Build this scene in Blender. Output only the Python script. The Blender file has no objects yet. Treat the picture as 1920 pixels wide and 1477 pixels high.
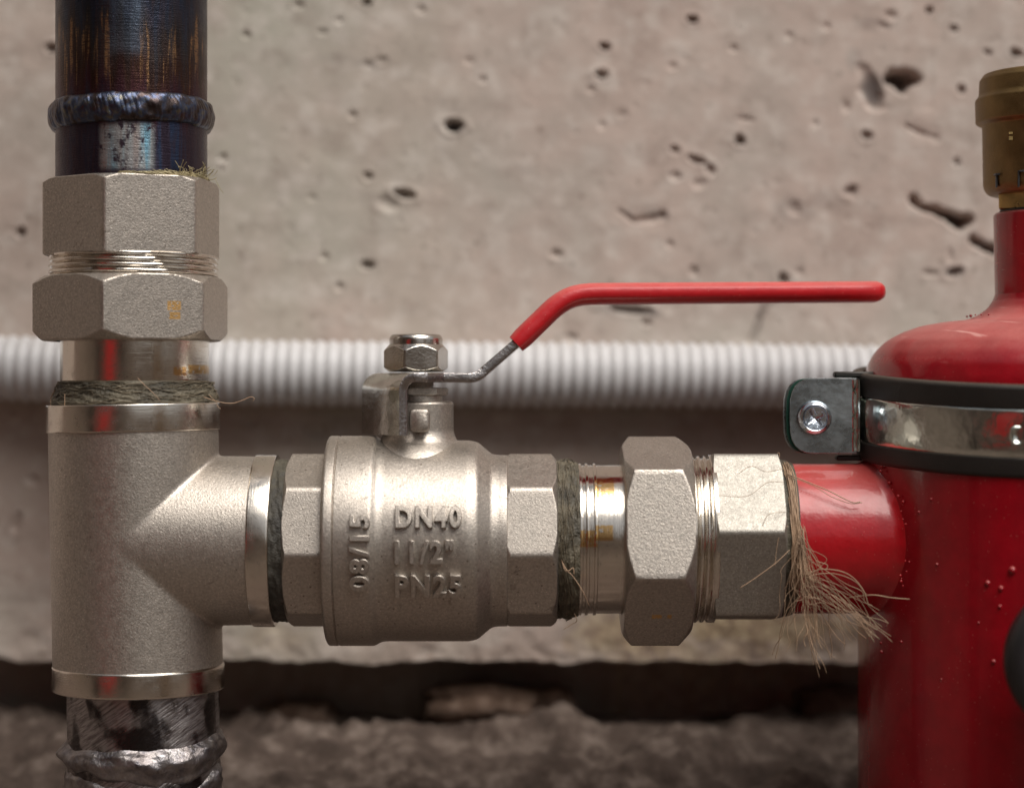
import bpy, math, random
import numpy as np
from mathutils import Vector, noise as mnoise

random.seed(7)
rng = np.random.default_rng(11)
PI = math.pi
R = math.radians
S = 1.0 / 6000.0            # one modelling unit (1/6 mm) in metres
D = 4000.0                  # camera distance in units
scene = bpy.context.scene
COL = scene.collection

# ------------------------------------------------------------------ camera
cam_d = bpy.data.cameras.new("camera")
cam = bpy.data.objects.new("camera", cam_d)
COL.objects.link(cam)
cam.location = (0, -D * S, 0)
cam.rotation_euler = (PI / 2, 0, 0)
cam_d.sensor_width = 36
cam_d.lens = 36 * D / 1920.0
cam_d.clip_start = 0.01
cam_d.clip_end = 200
cam_d.dof.use_dof = True
cam_d.dof.focus_distance = (D - 72) * S
cam_d.dof.aperture_fstop = (cam_d.lens * 0.001) / (94 * S)
cam_d.dof.aperture_blades = 9
scene.camera = cam

# ------------------------------------------------------------------ light
SUN_EL, SUN_AZ = 58, 36      # azimuth to the right of straight behind the camera
w = bpy.data.worlds.new("World")
scene.world = w
w.use_nodes = True
wn = w.node_tree
wn.nodes.clear()
sky = wn.nodes.new("ShaderNodeTexSky")
sky.sky_type = 'NISHITA'
sky.sun_disc = False
sky.sun_elevation = R(SUN_EL)
sky.sun_rotation = R(180 - SUN_AZ)
sky.air_density = 1.0
sky.dust_density = 4.0
sky.ozone_density = 1.0
hs = wn.nodes.new("ShaderNodeHueSaturation")
hs.inputs['Saturation'].default_value = 0.22
bgn = wn.nodes.new("ShaderNodeBackground")
bgn.inputs['Strength'].default_value = 0.085
won = wn.nodes.new("ShaderNodeOutputWorld")
wn.links.new(sky.outputs[0], hs.inputs['Color'])
wn.links.new(hs.outputs[0], bgn.inputs[0])
wn.links.new(bgn.outputs[0], won.inputs[0])
sun_d = bpy.data.lights.new("sun", 'SUN')
sun_d.energy = 3.1
sun_d.angle = R(46)
sun_d.color = (1.0, 0.935, 0.86)
sun = bpy.data.objects.new("sun", sun_d)
COL.objects.link(sun)
sdir = Vector((math.sin(R(SUN_AZ)) * math.cos(R(SUN_EL)), -math.cos(R(SUN_AZ)) * math.cos(R(SUN_EL)), math.sin(R(SUN_EL))))
sun.rotation_euler = sdir.to_track_quat('Z', 'Y').to_euler()
sun.location = sdir * 3
scene.view_settings.view_transform = 'Standard'
scene.view_settings.look = 'None'
scene.view_settings.exposure = 0.0
scene.view_settings.gamma = 1.0
scene.cycles.max_bounces = 8
scene.cycles.use_denoising = True
scene.cycles.sample_clamp_indirect = 6.0

# ------------------------------------------------------------------ materials
class NT:
    def __init__(self, name):
        self.m = bpy.data.materials.new(name)
        self.m.use_nodes = True
        self.t = self.m.node_tree
        self.t.nodes.clear()
        self.out = self.t.nodes.new("ShaderNodeOutputMaterial")
        self.b = self.t.nodes.new("ShaderNodeBsdfPrincipled")
        self.link(self.b.outputs[0], self.out.inputs[0])
        tc = self.t.nodes.new("ShaderNodeTexCoord")
        self.tc = tc
        self.co = self.mapping(tc.outputs['Object'], (1 / S,) * 3)
        self.disp = None
    def link(self, a, b): self.t.links.new(a, b)
    def put(self, sock, v):
        if hasattr(v, 'is_output') or isinstance(v, bpy.types.NodeSocket): self.link(v, sock)
        else:
            if isinstance(v, tuple) and len(v) == 3 and sock.type == 'RGBA': v = v + (1,)
            sock.default_value = v
    def set(self, **k):
        for a, v in k.items(): self.put(self.b.inputs[a.replace('_', ' ')], v)
    def mapping(self, src, scale=(1, 1, 1), rot=(0, 0, 0), loc=(0, 0, 0)):
        n = self.t.nodes.new("ShaderNodeMapping")
        n.inputs['Scale'].default_value = scale
        n.inputs['Rotation'].default_value = rot
        n.inputs['Location'].default_value = loc
        self.link(src, n.inputs[0])
        return n.outputs[0]
    def noise(self, size, detail=3, rough=0.55, scale=(1, 1, 1), co=None, dist=0.0):
        n = self.t.nodes.new("ShaderNodeTexNoise")
        self.link(self.mapping(co or self.co, scale), n.inputs['Vector'])
        n.inputs['Scale'].default_value = 1.0 / size
        n.inputs['Detail'].default_value = detail
        n.inputs['Roughness'].default_value = rough
        n.inputs['Distortion'].default_value = dist
        return n.outputs['Fac']
    def voro(self, size, feature='F1', rnd=1.0, scale=(1, 1, 1)):
        n = self.t.nodes.new("ShaderNodeTexVoronoi")
        n.feature = feature
        self.link(self.mapping(self.co, scale), n.inputs['Vector'])
        n.inputs['Scale'].default_value = 1.0 / size
        n.inputs['Randomness'].default_value = rnd
        return n.outputs['Distance']
    def ramp(self, f, stops, interp='LINEAR'):
        n = self.t.nodes.new("ShaderNodeValToRGB")
        n.color_ramp.interpolation = interp
        e = n.color_ramp.elements
        while len(e) < len(stops): e.new(0.5)
        for i, (p, c) in enumerate(stops):
            e[i].position = p
            if not isinstance(c, tuple): c = (c, c, c)
            e[i].color = c + (1,)
        self.link(f, n.inputs[0])
        return n.outputs[0]
    def rng(self, f, a, b, c=0.0, d=1.0, smooth=True):
        n = self.t.nodes.new("ShaderNodeMapRange")
        if smooth: n.interpolation_type = 'SMOOTHSTEP'
        self.link(f, n.inputs[0])
        for i, v in enumerate((a, b, c, d)): n.inputs[1 + i].default_value = v
        return n.outputs[0]
    def math(self, op, a, b=0.0, c=None):
        n = self.t.nodes.new("ShaderNodeMath")
        n.operation = op
        self.put(n.inputs[0], a); self.put(n.inputs[1], b)
        if c is not None: self.put(n.inputs[2], c)
        return n.outputs[0]
    def mix(self, f, a, b, mode='MIX'):
        n = self.t.nodes.new("ShaderNodeMix")
        n.data_type = 'RGBA'; n.blend_type = mode
        self.put(n.inputs['Factor'], f)
        self.put(n.inputs[6], a); self.put(n.inputs[7], b)
        return n.outputs[2]
    def sep(self, co=None):
        n = self.t.nodes.new("ShaderNodeSeparateXYZ")
        self.link(co or self.co, n.inputs[0])
        return n.outputs
    def attr(self, name):
        n = self.t.nodes.new("ShaderNodeAttribute")
        n.attribute_name = name
        return n.outputs['Fac']
    def normal_z(self):
        g = self.t.nodes.new("ShaderNodeNewGeometry")
        return self.sep(g.outputs['Normal'])[2]
    def bump(self, h, dist, strength=1.0, prev=None):
        n = self.t.nodes.new("ShaderNodeBump")
        n.inputs['Strength'].default_value = strength
        n.inputs['Distance'].default_value = dist * S
        self.link(h, n.inputs['Height'])
        if prev: self.link(prev, n.inputs['Normal'])
        self.link(n.outputs[0], self.b.inputs['Normal'])
        return n.outputs[0]
    def box(self, x0, x1, y0=None, y1=None, soft=1.0, ax=(0, 2)):
        """mask that is 1 inside a rectangle of local coordinates (paint patches, wear of their own shape)"""
        s = self.sep()
        a = self.rng(s[ax[0]], x0 - soft, x0 + soft); b = self.rng(s[ax[0]], x1 - soft, x1 + soft, 1, 0)
        m = self.math('MULTIPLY', a, b)
        if y0 is not None:
            c = self.rng(s[ax[1]], y0 - soft, y0 + soft); d = self.rng(s[ax[1]], y1 - soft, y1 + soft, 1, 0)
            m = self.math('MULTIPLY', m, self.math('MULTIPLY', c, d))
        return m


def mat_cast(name, base=(0.54, 0.49, 0.435), rough=0.38, grain=2.6, gd=0.55, grime=0.5, patches=()):
    n = NT(name)
    big = n.noise(70, 4, 0.6)
    col = n.mix(n.rng(big, 0.35, 0.7), tuple(c * 0.94 for c in base), base)
    gr = n.noise(4.4, 2, 0.65)
    col = n.mix(n.rng(gr, 0.34, 0.66), tuple(c * 0.74 for c in base), col)  # tiny shadows of the blasted grain painted into the colour
    pin = n.voro(5.5)
    col = n.mix(n.rng(pin, 0.10, 0.17, 0.8, 0), col, tuple(min(1, c * 1.75) for c in base))  # sparkles of the grain painted as bright specks
    sm = n.noise(14, 5, 0.7)
    col = n.mix(n.rng(sm, 0.60, 0.74, 0, 0.22 * grime), col, (0.30, 0.24, 0.18))
    scr = n.noise(9, 2, 0.5, co=n.mapping(n.co, (1, 1, 1), (0.4, R(28), 0.2)), scale=(0.16, 0.4, 1))
    col = n.mix(n.math('MULTIPLY', n.rng(scr, 0.70, 0.74), 0.5 * grime), col, (0.12, 0.10, 0.085))
    blob_ = n.noise(24, 4, 0.65, dist=0.5)
    col = n.mix(n.rng(blob_, 0.66, 0.71, 0, 0.55 * grime), col, (0.20, 0.17, 0.145))
    specks = n.voro(19)
    col = n.mix(n.rng(specks, 0.07, 0.12, 0.85 * grime, 0), col, (0.10, 0.08, 0.06))
    sm2 = n.noise(40, 6, 0.7, scale=(1, 1, 0.5))
    col = n.mix(n.rng(sm2, 0.64, 0.74, 0, 0.6 * grime), col, (0.28, 0.22, 0.14))
    for (x0, x1, z0, z1) in patches:
        wob = n.noise(5, 3)
        m = n.math('MULTIPLY', n.box(x0, x1, z0, z1, 1.2), n.rng(wob, 0.36, 0.46))
        m = n.math('MULTIPLY', m, n.rng(n.normal_y(), -0.3, -0.5, 0, 1)) if hasattr(n, 'normal_y') else m
        col = n.mix(n.math('MULTIPLY', m, 0.85), col, (0.68, 0.40, 0.13))
    g1 = n.noise(grain * 1.35, 3, 0.65)
    n.set(Base_Color=col, Metallic=0.93, Roughness=n.rng(sm, 0.3, 0.75, rough, rough + 0.10))
    n.bump(g1, gd * 1.35, 1.0)
    return n.m


def mat_polish(name, base=(0.70, 0.65, 0.58), rough=0.13, axis='Z', patches=()):
    n = NT(name)
    sc = {'Z': (0.02, 0.02, 1.0), 'X': (1.0, 0.02, 0.02)}[axis]
    br = n.noise(1.6, 4, 0.7, scale=sc)
    sm = n.noise(30, 5, 0.65)
    col = n.mix(n.rng(sm, 0.52, 0.72, 0, 0.5), base, tuple(c * 0.6 for c in base))
    dots = n.voro(9)
    col = n.mix(n.rng(dots, 0.07, 0.13, 0.7, 0), col, (0.12, 0.10, 0.08))
    for (x0, x1, z0, z1) in patches:
        m = n.math('MULTIPLY', n.box(x0, x1, z0, z1, 2.0), n.rng(n.noise(9, 4, 0.6), 0.38, 0.46))
        col = n.mix(n.math('MULTIPLY', m, 0.85), col, (0.70, 0.42, 0.14))
    n.set(Base_Color=col, Metallic=1.0, Roughness=n.rng(sm, 0.3, 0.75, rough, rough + 0.2))
    n.bump(br, 0.2, 1.0)
    return n.m


def mat_plain(name, col, rough, metal=0.0, grain=0, gd=0.5, coat=0.0, dust=0.0, spec=0.5, dustcol=(0.45, 0.36, 0.30), var=0.25):
    n = NT(name)
    big = n.noise(45, 5, 0.6)
    c = n.mix(n.rng(big, 0.3, 0.7), tuple(x * (1 - var) for x in col), col)
    if dust:
        dn = n.math('ADD', n.math('MULTIPLY', n.normal_z(), 0.9), n.math('MULTIPLY', n.math('SUBTRACT', n.noise(70, 6, 0.65), 0.5), 0.55))
        dm = n.rng(dn, 0.25, 1.15, 0, dust)
        fine = n.rng(n.noise(3.0, 4, 0.8), 0.3, 0.7, 0.55, 1.0)
        dm = n.math('MULTIPLY', dm, fine)
        c = n.mix(dm, c, dustcol)
        sp = n.rng(n.voro(11), 0.05, 0.09, 0.5 * min(1, dust * 2), 0)
        c = n.mix(sp, c, dustcol)
        n.set(Roughness=n.math('ADD', dm, rough))
    else:
        n.set(Roughness=n.rng(big, 0.3, 0.75, rough, rough + 0.12))
    if name == "red gloss paint":
        sc_ = n.noise(30, 3, 0.6, co=n.mapping(n.co, (1, 1, 1), (0, R(-14), 0)), scale=(0.14, 0.14, 2.2), dist=0.3)
        area = n.rng(n.noise(120, 2, 0.5), 0.46, 0.56)
        area = n.math('MULTIPLY', area, n.rng(n.sep()[2], 1080, 1100))
        c = n.mix(n.math('MULTIPLY', n.math('MULTIPLY', n.rng(sc_, 0.64, 0.69), area), 0.5), c, (0.75, 0.42, 0.38))
    n.set(Base_Color=c, Metallic=metal, Coat_Weight=coat, Coat_Roughness=0.08, Specular_IOR_Level=spec)
    if grain: n.bump(n.noise(grain, 3, 0.6), gd, 1.0)
    return n.m


CAST = mat_cast("cast nickel")
CAST2 = mat_cast("cast nickel fine", grain=2.4, gd=0.5, grime=0.35)
CAST3 = mat_cast("cast nickel valve", grain=2.3, gd=0.38, rough=0.38, grime=0.75, base=(0.53, 0.48, 0.425))
CASTN = mat_cast("cast nickel worn", grain=3.2, gd=0.9, grime=0.5)
POLZ = mat_polish("machined nickel ring", axis='Z', rough=0.10)
POLX = mat_polish("machined nickel ring side", axis='X', rough=0.10)
SLVZ = mat_polish("plated sleeve", axis='Z', rough=0.07, patches=((96, 116, 40, 56), (119, 148, 44, 60)))
SLVX = mat_polish("plated sleeve side", axis='X', rough=0.07, patches=((-124, -88, 272, 306), (-124, -92, 196, 224), (-155, -120, 185, 215)))
CHROME = mat_plain("chrome nut", (0.62, 0.58, 0.53), 0.14, 1.0, grain=5, gd=0.25)
LEVER = mat_plain("chromed sheared steel", (0.50, 0.47, 0.46), 0.16, 1.0, grain=4.5, gd=1.0)
LEVERF = mat_plain("dull zinc sheet", (0.74, 0.73, 0.68), 0.17, 1.0, grain=30, gd=1.2, dust=0.22, dustcol=(0.45, 0.42, 0.35))
GRIP = mat_plain("red vinyl", (0.50, 0.008, 0.014), 0.40, 0.0, grain=14, gd=0.8, dust=0.5, dustcol=(0.75, 0.35, 0.30), var=0.12)
REDP = mat_plain("red gloss paint", (0.30, 0.003, 0.010), 0.22, 0.0, grain=30, gd=0.8, coat=0.35, dust=0.78, dustcol=(0.60, 0.23, 0.20), var=0.2)
REDS = mat_plain("red gloss paint stub", (0.42, 0.004, 0.010), 0.26, 0.0, grain=40, gd=1.6, coat=0.3, dust=0.45, dustcol=(0.60, 0.22, 0.18), var=0.2)
RUBBER = mat_plain("black rubber", (0.018, 0.016, 0.014), 0.5, 0.0, grain=4, gd=0.4, dust=0.22, dustcol=(0.30, 0.22, 0.15))
ZINC = mat_plain("zinc plated band", (0.74, 0.77, 0.72), 0.12, 1.0, grain=60, gd=2.4)
ZINCE = mat_plain("zinc plated ear", (0.46, 0.51, 0.53), 0.24, 1.0, grain=14, gd=0.5, var=0.4)
SCREW = mat_plain("bright zinc screw", (0.72, 0.78, 0.86), 0.16, 1.0, grain=9, gd=0.8)
GREENC = mat_plain("green gap reflection", (0.02, 0.085, 0.06), 0.35, 0.6)
BRASS = mat_plain("raw brass", (0.25, 0.17, 0.075), 0.40, 1.0, grain=3.0, gd=0.9, var=0.3)
BRASSB = mat_plain("bright brass", (0.60, 0.42, 0.17), 0.25, 1.0, grain=6, gd=0.4, var=0.5)
SEAL = mat_plain("grey jointing paste", (0.055, 0.05, 0.04), 0.6, 0.0, grain=4, gd=2.2, dust=0.2, dustcol=(0.3, 0.26, 0.16), var=0.6)
HEMPW = mat_plain("pasted hemp", (0.15, 0.13, 0.09), 0.5, 0.0, grain=5, gd=3.5, var=0.7)
HEMP = mat_plain("hemp fibre", (0.44, 0.295, 0.19), 0.55, 0.0, var=0.35)
HEMPD = mat_plain("pasted hemp fibre", (0.16, 0.13, 0.085), 0.5, 0.0, var=0.5)
HEMPG = mat_plain("greenish hemp fibre", (0.40, 0.34, 0.19), 0.55, 0.0, var=0.4)
PLASTIC = mat_plain("light grey plastic", (0.56, 0.56, 0.57), 0.38, 0.0, var=0.06, dust=0.25, dustcol=(0.45, 0.38, 0.32))
BLACKP = mat_plain("black plastic", (0.02, 0.02, 0.022), 0.35, 0.0)


def mat_heat():
    n = NT("heat tinted steel")
    s = n.sep()
    streak = n.noise(16, 4, 0.6, scale=(1, 1, 0.10), dist=0.4)
    streak2 = n.noise(11, 3, 0.6, scale=(1, 1, 0.06))
    blot = n.noise(55, 4, 0.6)
    base = n.ramp(streak, [(0.25, (0.030, 0.026, 0.026)), (0.40, (0.012, 0.011, 0.014)), (0.50, (0.05, 0.028, 0.022)), (0.58, (0.022, 0.028, 0.042)), (0.68, (0.06, 0.05, 0.05)), (0.8, (0.012, 0.012, 0.02))])
    # tint bands above the weld: purple to brown
    cut = n.noise(20, 2, 0.5, scale=(1, 1, 0.02))
    band = n.math('ADD', s[2], n.math('ADD', n.math('MULTIPLY', n.math('SUBTRACT', blot, 0.5), 60), n.math('MULTIPLY', n.math('SUBTRACT', cut, 0.5), 220)))
    band2 = n.rng(band, 110, 380, 0, 1, False)
    tint = n.ramp(band2, [(0.0, (0.05, 0.035, 0.06)), (0.15, (0.07, 0.018, 0.03)), (0.35, (0.05, 0.02, 0.012)), (0.6, (0.04, 0.035, 0.035)), (0.8, (0.03, 0.04, 0.07)), (1, (0.02, 0.02, 0.03))])
    col = n.mix(0.55, base, tint)
    gold = n.math('MULTIPLY', n.rng(streak2, 0.53, 0.64), n.math('MULTIPLY', n.rng(band, 155, 190), n.rng(band, 262, 285, 1, 0)))
    gold = n.math('MULTIPLY', gold, n.rng(n.noise(2.0, 2, 0.5, scale=(0.15, 0.15, 1)), 0.40, 0.52, 0.25, 1.0))
    col = n.mix(n.math('MULTIPLY', gold, 0.6), col, (0.36, 0.20, 0.09))
    painted_sheen = n.math('MULTIPLY', n.box(-12, 46, 225, 500, 12), n.rng(streak, 0.35, 0.6, 0.4, 1))  # pale reflected streak painted into the base colour
    col = n.mix(n.math('MULTIPLY', painted_sheen, 0.6), col, (0.085, 0.115, 0.16))
    # bare ground patch under the weld
    bare = n.math('MULTIPLY', n.box(-32, 62, 14, 96, 7), n.rng(n.noise(17, 4, 0.65, scale=(1, 1, 0.8)), 0.36, 0.5))
    barec = n.ramp(n.noise(22, 3, 0.5, scale=(1, 1, 0.05)), [(0.3, (0.30, 0.24, 0.22)), (0.5, (0.34, 0.37, 0.38)), (0.62, (0.16, 0.36, 0.48)), (0.75, (0.07, 0.11, 0.28))])
    col = n.mix(n.math('MULTIPLY', bare, 0.9), col, barec)
    blue = n.math('MULTIPLY', n.box(62, 110, 10, 110, 9), n.rng(streak, 0.4, 0.6))
    col = n.mix(n.math('MULTIPLY', blue, 0.8), col, (0.03, 0.05, 0.10))
    n.set(Base_Color=col, Metallic=0.85, Roughness=n.rng(blot, 0.3, 0.7, 0.26, 0.42))
    lines = n.noise(2.2, 3, 0.7, scale=(0.06, 0.06, 1))
    b = n.bump(n.noise(3, 3, 0.6), 0.5)
    n.bump(lines, 0.8, 0.9, b)
    return n.m


def mat_weld(name, silver=0.0):
    n = NT(name)
    a = n.noise(24, 4, 0.6)
    base = n.ramp(a, [(0.3, (0.035, 0.026, 0.026)), (0.45, (0.075, 0.058, 0.055)), (0.56, (0.07, 0.09, 0.15)), (0.66, (0.15, 0.14, 0.11)), (0.8, (0.08, 0.085, 0.09))])
    if silver: base = n.mix(silver, base, n.ramp(n.noise(40, 5, 0.7), [(0.3, (0.08, 0.07, 0.07)), (0.5, (0.30, 0.275, 0.27)), (0.7, (0.50, 0.48, 0.47))]))
    n.set(Base_Color=base, Metallic=0.95, Roughness=0.31 + 0.05 * silver)
    b = n.bump(n.noise(5, 4, 0.7, scale=(1, 1, 0.4)), 1.3 + 0.4 * silver, 0.8)
    if silver: n.bump(n.noise(22, 3, 0.5, dist=0.3), 5, 0.8, b)
    return n.m


def mat_lowerpipe():
    n = NT("scraped black steel")
    patch = n.noise(62, 3, 0.5, dist=0.1, scale=(1, 1, 0.8))
    m = n.rng(patch, 0.40, 0.53)
    scr = n.noise(3.0, 3, 0.7, co=n.mapping(n.co, (1, 1, 1), (0, R(35), 0)), scale=(0.08, 0.08, 1))
    silver = n.mix(n.rng(scr, 0.35, 0.6), (0.17, 0.15, 0.15), (0.42, 0.40, 0.40))
    col = n.mix(m, (0.05, 0.042, 0.042), silver)
    n.set(Base_Color=col, Metallic=0.95, Roughness=n.rng(patch, 0.4, 0.6, 0.22, 0.4))
    b = n.bump(scr, 1.6, 0.8)
    n.bump(n.noise(38, 3, 0.5), 5, 0.35, b)
    return n.m


def mat_wall():
    n = NT("site concrete")
    a = n.noise(420, 4, 0.55)
    col = n.ramp(a, [(0.30, (0.40, 0.32, 0.28)), (0.45, (0.52, 0.43, 0.38)), (0.56, (0.47, 0.405, 0.36)), (0.70, (0.47, 0.435, 0.385))])
    gp = n.attr("green")
    col = n.mix(n.math('MULTIPLY', gp, 0.85), col, (0.45, 0.435, 0.37))
    b = n.noise(90, 6, 0.65)
    col = n.mix(n.rng(b, 0.48, 0.7, 0, 0.5), col, (0.31, 0.25, 0.215))
    c2 = n.noise(60, 5, 0.6)
    col = n.mix(n.rng(c2, 0.46, 0.68, 0, 0.6), col, (0.62, 0.57, 0.52))
    spots = n.voro(55)
    col = n.mix(n.rng(spots, 0.08, 0.16, 0.35, 0), col, (0.17, 0.13, 0.10))
    st = n.attr("stain_shade")
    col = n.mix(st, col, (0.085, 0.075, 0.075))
    oc = n.attr("ochre")
    col = n.mix(oc, col, n.ramp(n.noise(34, 5, 0.7), [(0.38, (0.12, 0.075, 0.035)), (0.5, (0.33, 0.24, 0.12)), (0.62, (0.60, 0.50, 0.30))]))
    dk = n.attr("shade_dirt")
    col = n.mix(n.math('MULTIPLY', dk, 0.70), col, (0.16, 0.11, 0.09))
    n.set(Base_Color=col, Roughness=0.85, Specular_IOR_Level=0.25)
    bb = n.bump(n.noise(12, 6, 0.7), 1.6, 0.8)
    n.bump(n.noise(45, 4, 0.6), 2.5, 0.5, bb)
    return n.m


def mat_rock(name, c0, c1, far=False):
    n = NT(name)
    a = n.noise(70, 6, 0.65)
    col = n.ramp(a, [(0.3, tuple(x * 0.55 for x in c0)), (0.5, c0), (0.68, c1)])
    if far:
        col = n.mix(n.rng(n.sep()[1], -350, -1500), col, n.ramp(n.noise(900, 5, 0.6), [(0.35, (0.075, 0.056, 0.045)), (0.6, (0.15, 0.118, 0.095))]))  # unseen ground toned darker to darken the metal's reflections
    n.set(Base_Color=col, Roughness=0.9, Specular_IOR_Level=0.2)
    b = n.bump(n.noise(30, 6, 0.7), 14.0, 1.0)
    return n.m


WALL = mat_wall()
ROCK = mat_rock("rough brown rock", (0.115, 0.085, 0.070), (0.25, 0.20, 0.17), True)
HEAT = mat_heat()
WELD = mat_weld("weld metal")
WELDS = mat_weld("bright rough weld metal", 0.75)
LOWP = mat_lowerpipe()

# ------------------------------------------------------------------ mesh helpers
class MB:
    """collects verts/faces in units local to a thing's base"""
    def __init__(self): self.v = []; self.f = []
    def grid(self, rows, closed=True, cap0=False, cap1=False, flip=False):
        n = len(rows[0]); b = len(self.v)
        for r in rows: self.v.extend(r)
        m = len(rows)
        for i in range(m - 1):
            for j in range(n if closed else n - 1):
                a = b + i * n + j; c = b + i * n + (j + 1) % n
                q = (a, c, c + n, a + n)
                self.f.append(q[::-1] if flip else q)
        if cap0: self.f.append(tuple(range(b, b + n))[::1 if flip else -1])
        if cap1:
            e = b + (m - 1) * n
            self.f.append(tuple(range(e, e + n))[::-1 if flip else 1])
        return self
    def surf(self, rfun, hs, n=128, axis='Z', c=(0, 0), cap0=False, cap1=False):
        """rfun(phi, h) -> radius; phi from the front (-Y) towards +X (axis Z), towards -Z (axis X), -> +X (axis Y)"""
        rows = []
        for h in hs:
            row = []
            for j in range(n):
                p = 2 * PI * j / n
                r = rfun(p, h)
                a, b = r * math.sin(p), r * math.cos(p)
                if axis == 'Z': row.append((c[0] + a, c[1] - b, h))
                elif axis == 'X': row.append((h, c[0] - b, c[1] - a))
                else: row.append((c[0] + a, h, c[1] + b))
            rows.append(row)
        return self.grid(rows, True, cap0, cap1)
    def lathe(self, prof, n=128, axis='Z', c=(0, 0), cap0=False, cap1=False):
        rows = []
        for (h, r) in prof:
            rows.append([])
            for j in range(n):
                p = 2 * PI * j / n
                a, b = r * math.sin(p), r * math.cos(p)
                if axis == 'Z': rows[-1].append((c[0] + a, c[1] - b, h))
                elif axis == 'X': rows[-1].append((h, c[0] - b, c[1] - a))
                else: rows[-1].append((c[0] + a, h, c[1] + b))
        return self.grid(rows, True, cap0, cap1)
    def tube(self, pts, rad, n=5, taper=True):
        m = len(pts)
        P = [Vector(p) for p in pts]
        up = Vector((0.3, 1, 0.2)).normalized()
        rows = []
        for i in range(m):
            t = (P[min(i + 1, m - 1)] - P[max(i - 1, 0)])
            if t.length < 1e-9: t = Vector((0, 0, 1))
            t.normalize()
            e = t.cross(up)
            if e.length < 1e-4: e = t.cross(Vector((1, 0, 0)))
            e.normalize(); g = t.cross(e)
            r = rad if not callable(rad) else rad(i / (m - 1))
            if taper and i in (0, m - 1): r *= 0.5
            rows.append([tuple(P[i] + e * (r * math.cos(2 * PI * k / n)) + g * (r * math.sin(2 * PI * k / n))) for k in range(n)])
        return self.grid(rows, True, True, True)
    def ribbon(self, near, far, th, bev=3, cs=None):
        """bent bar: near/far edge centre lines; th thickness; cs = rounded cross-section exponent"""
        m = len(near); rows = []
        for i in range(m):
            a, b = Vector(near[i]), Vector(far[i])
            i0, i1 = max(i - 1, 0), min(i + 1, m - 1)
            t = (Vector(near[i1]) + Vector(far[i1]) - Vector(near[i0]) - Vector(far[i0])).normalized()
            e = (b - a); wd = e.length; e = e.normalized()
            n = e.cross(t).normalized()
            if i < m // 2 or True:
                pass
            c = (a + b) / 2
            T = th if not callable(th) else th(i)
            hw, ht = wd / 2, T / 2
            row = []
            if cs:
                for k in range(32):
                    p = 2 * PI * k / 32
                    x = math.copysign(abs(math.cos(p)) ** (2 / cs[0]), math.cos(p)) * hw
                    z = math.copysign(abs(math.sin(p)) ** (2 / cs[1]), math.sin(p)) * ht
                    row.append(tuple(c + e * x + n * z))
            else:
                q = bev
                for (x, z) in ((-hw + q, ht), (hw - q, ht), (hw - q * .3, ht - q * .3), (hw, ht - q), (hw, -ht + q), (hw - q * .3, -ht + q * .3), (hw - q, -ht), (-hw + q, -ht), (-hw + q * .3, -ht + q * .3), (-hw, -ht + q), (-hw, ht - q), (-hw + q * .3, ht - q * .3)):
                    row.append(tuple(c + e * x + n * z))
            rows.append(row)
        return self.grid(rows, True, True, True)
    def box(self, x0, x1, y0, y1, z0, z1, bev=0):
        pts = [(x, y) for x, y in ((x0 + bev, y0), (x1 - bev, y0), (x1, y0 + bev), (x1, y1 - bev), (x1 - bev, y1), (x0 + bev, y1), (x0, y1 - bev), (x0, y0 + bev))] if bev else [(x0, y0), (x1, y0), (x1, y1), (x0, y1)]
        if bev:
            q = bev
            rows = []
            for z, s in ((z0, q), (z0 + q, 0), (z1 - q, 0), (z1, q)):
                rows.append([(min(max(x, x0 + s), x1 - s), min(max(y, y0 + s), y1 - s), z) for x, y in pts])
        else:
            rows = [[(x, y, z) for x, y in pts] for z in (z0, z1)]
        return self.grid(rows, True, True, True)
    def rot(self, ang, start=0, c=(0, 0)):
        ca, sa = math.cos(ang), math.sin(ang)
        for i in range(start, len(self.v)):
            x, y, z = self.v[i]
            x -= c[0]; z -= c[1]
            self.v[i] = (x * ca + z * sa + c[0], y, -x * sa + z * ca + c[1])
        return self
    def rotx(self, ang, start=0, c=(0, 0)):
        ca, sa = math.cos(ang), math.sin(ang)
        for i in range(start, len(self.v)):
            x, y, z = self.v[i]
            y -= c[0]; z -= c[1]
            self.v[i] = (x, y * ca - z * sa + c[0], y * sa + z * ca + c[1])
        return self
    def build(self, name, mat, parent=None, smooth=40, kind=None, attrs=None):
        me = bpy.data.meshes.new(name)
        me.from_pydata([(a * S, b * S, c * S) for a, b, c in self.v], [], self.f)
        me.materials.append(mat)
        me.validate()
        me.shade_smooth()
        if smooth < 180: me.set_sharp_from_angle(angle=R(smooth))
        o = bpy.data.objects.new(name, me)
        COL.objects.link(o)
        if parent: o.parent = parent
        if kind: o['kind'] = kind
        return o


def W(px, py, d=0.0):
    """picture position (in the 1920-wide frame) at depth d -> metres"""
    k = (D + d) / D
    return Vector(((px - 960) * k * S, d * S, (738.5 - py) * k * S))


def thing(name, label, cat, px, py, d=0.0, group=None):
    o = bpy.data.objects.new(name, None)
    COL.objects.link(o)
    o.empty_display_size = 0.01
    o.location = W(px, py, d)
    o['label'] = label; o['category'] = cat
    if group: o['group'] = group
    o['px'] = 0
    del o['px']
    return o


def tag(o, label, cat, group=None):
    o['label'] = label; o['category'] = cat
    if group: o['group'] = group
    return o


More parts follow.
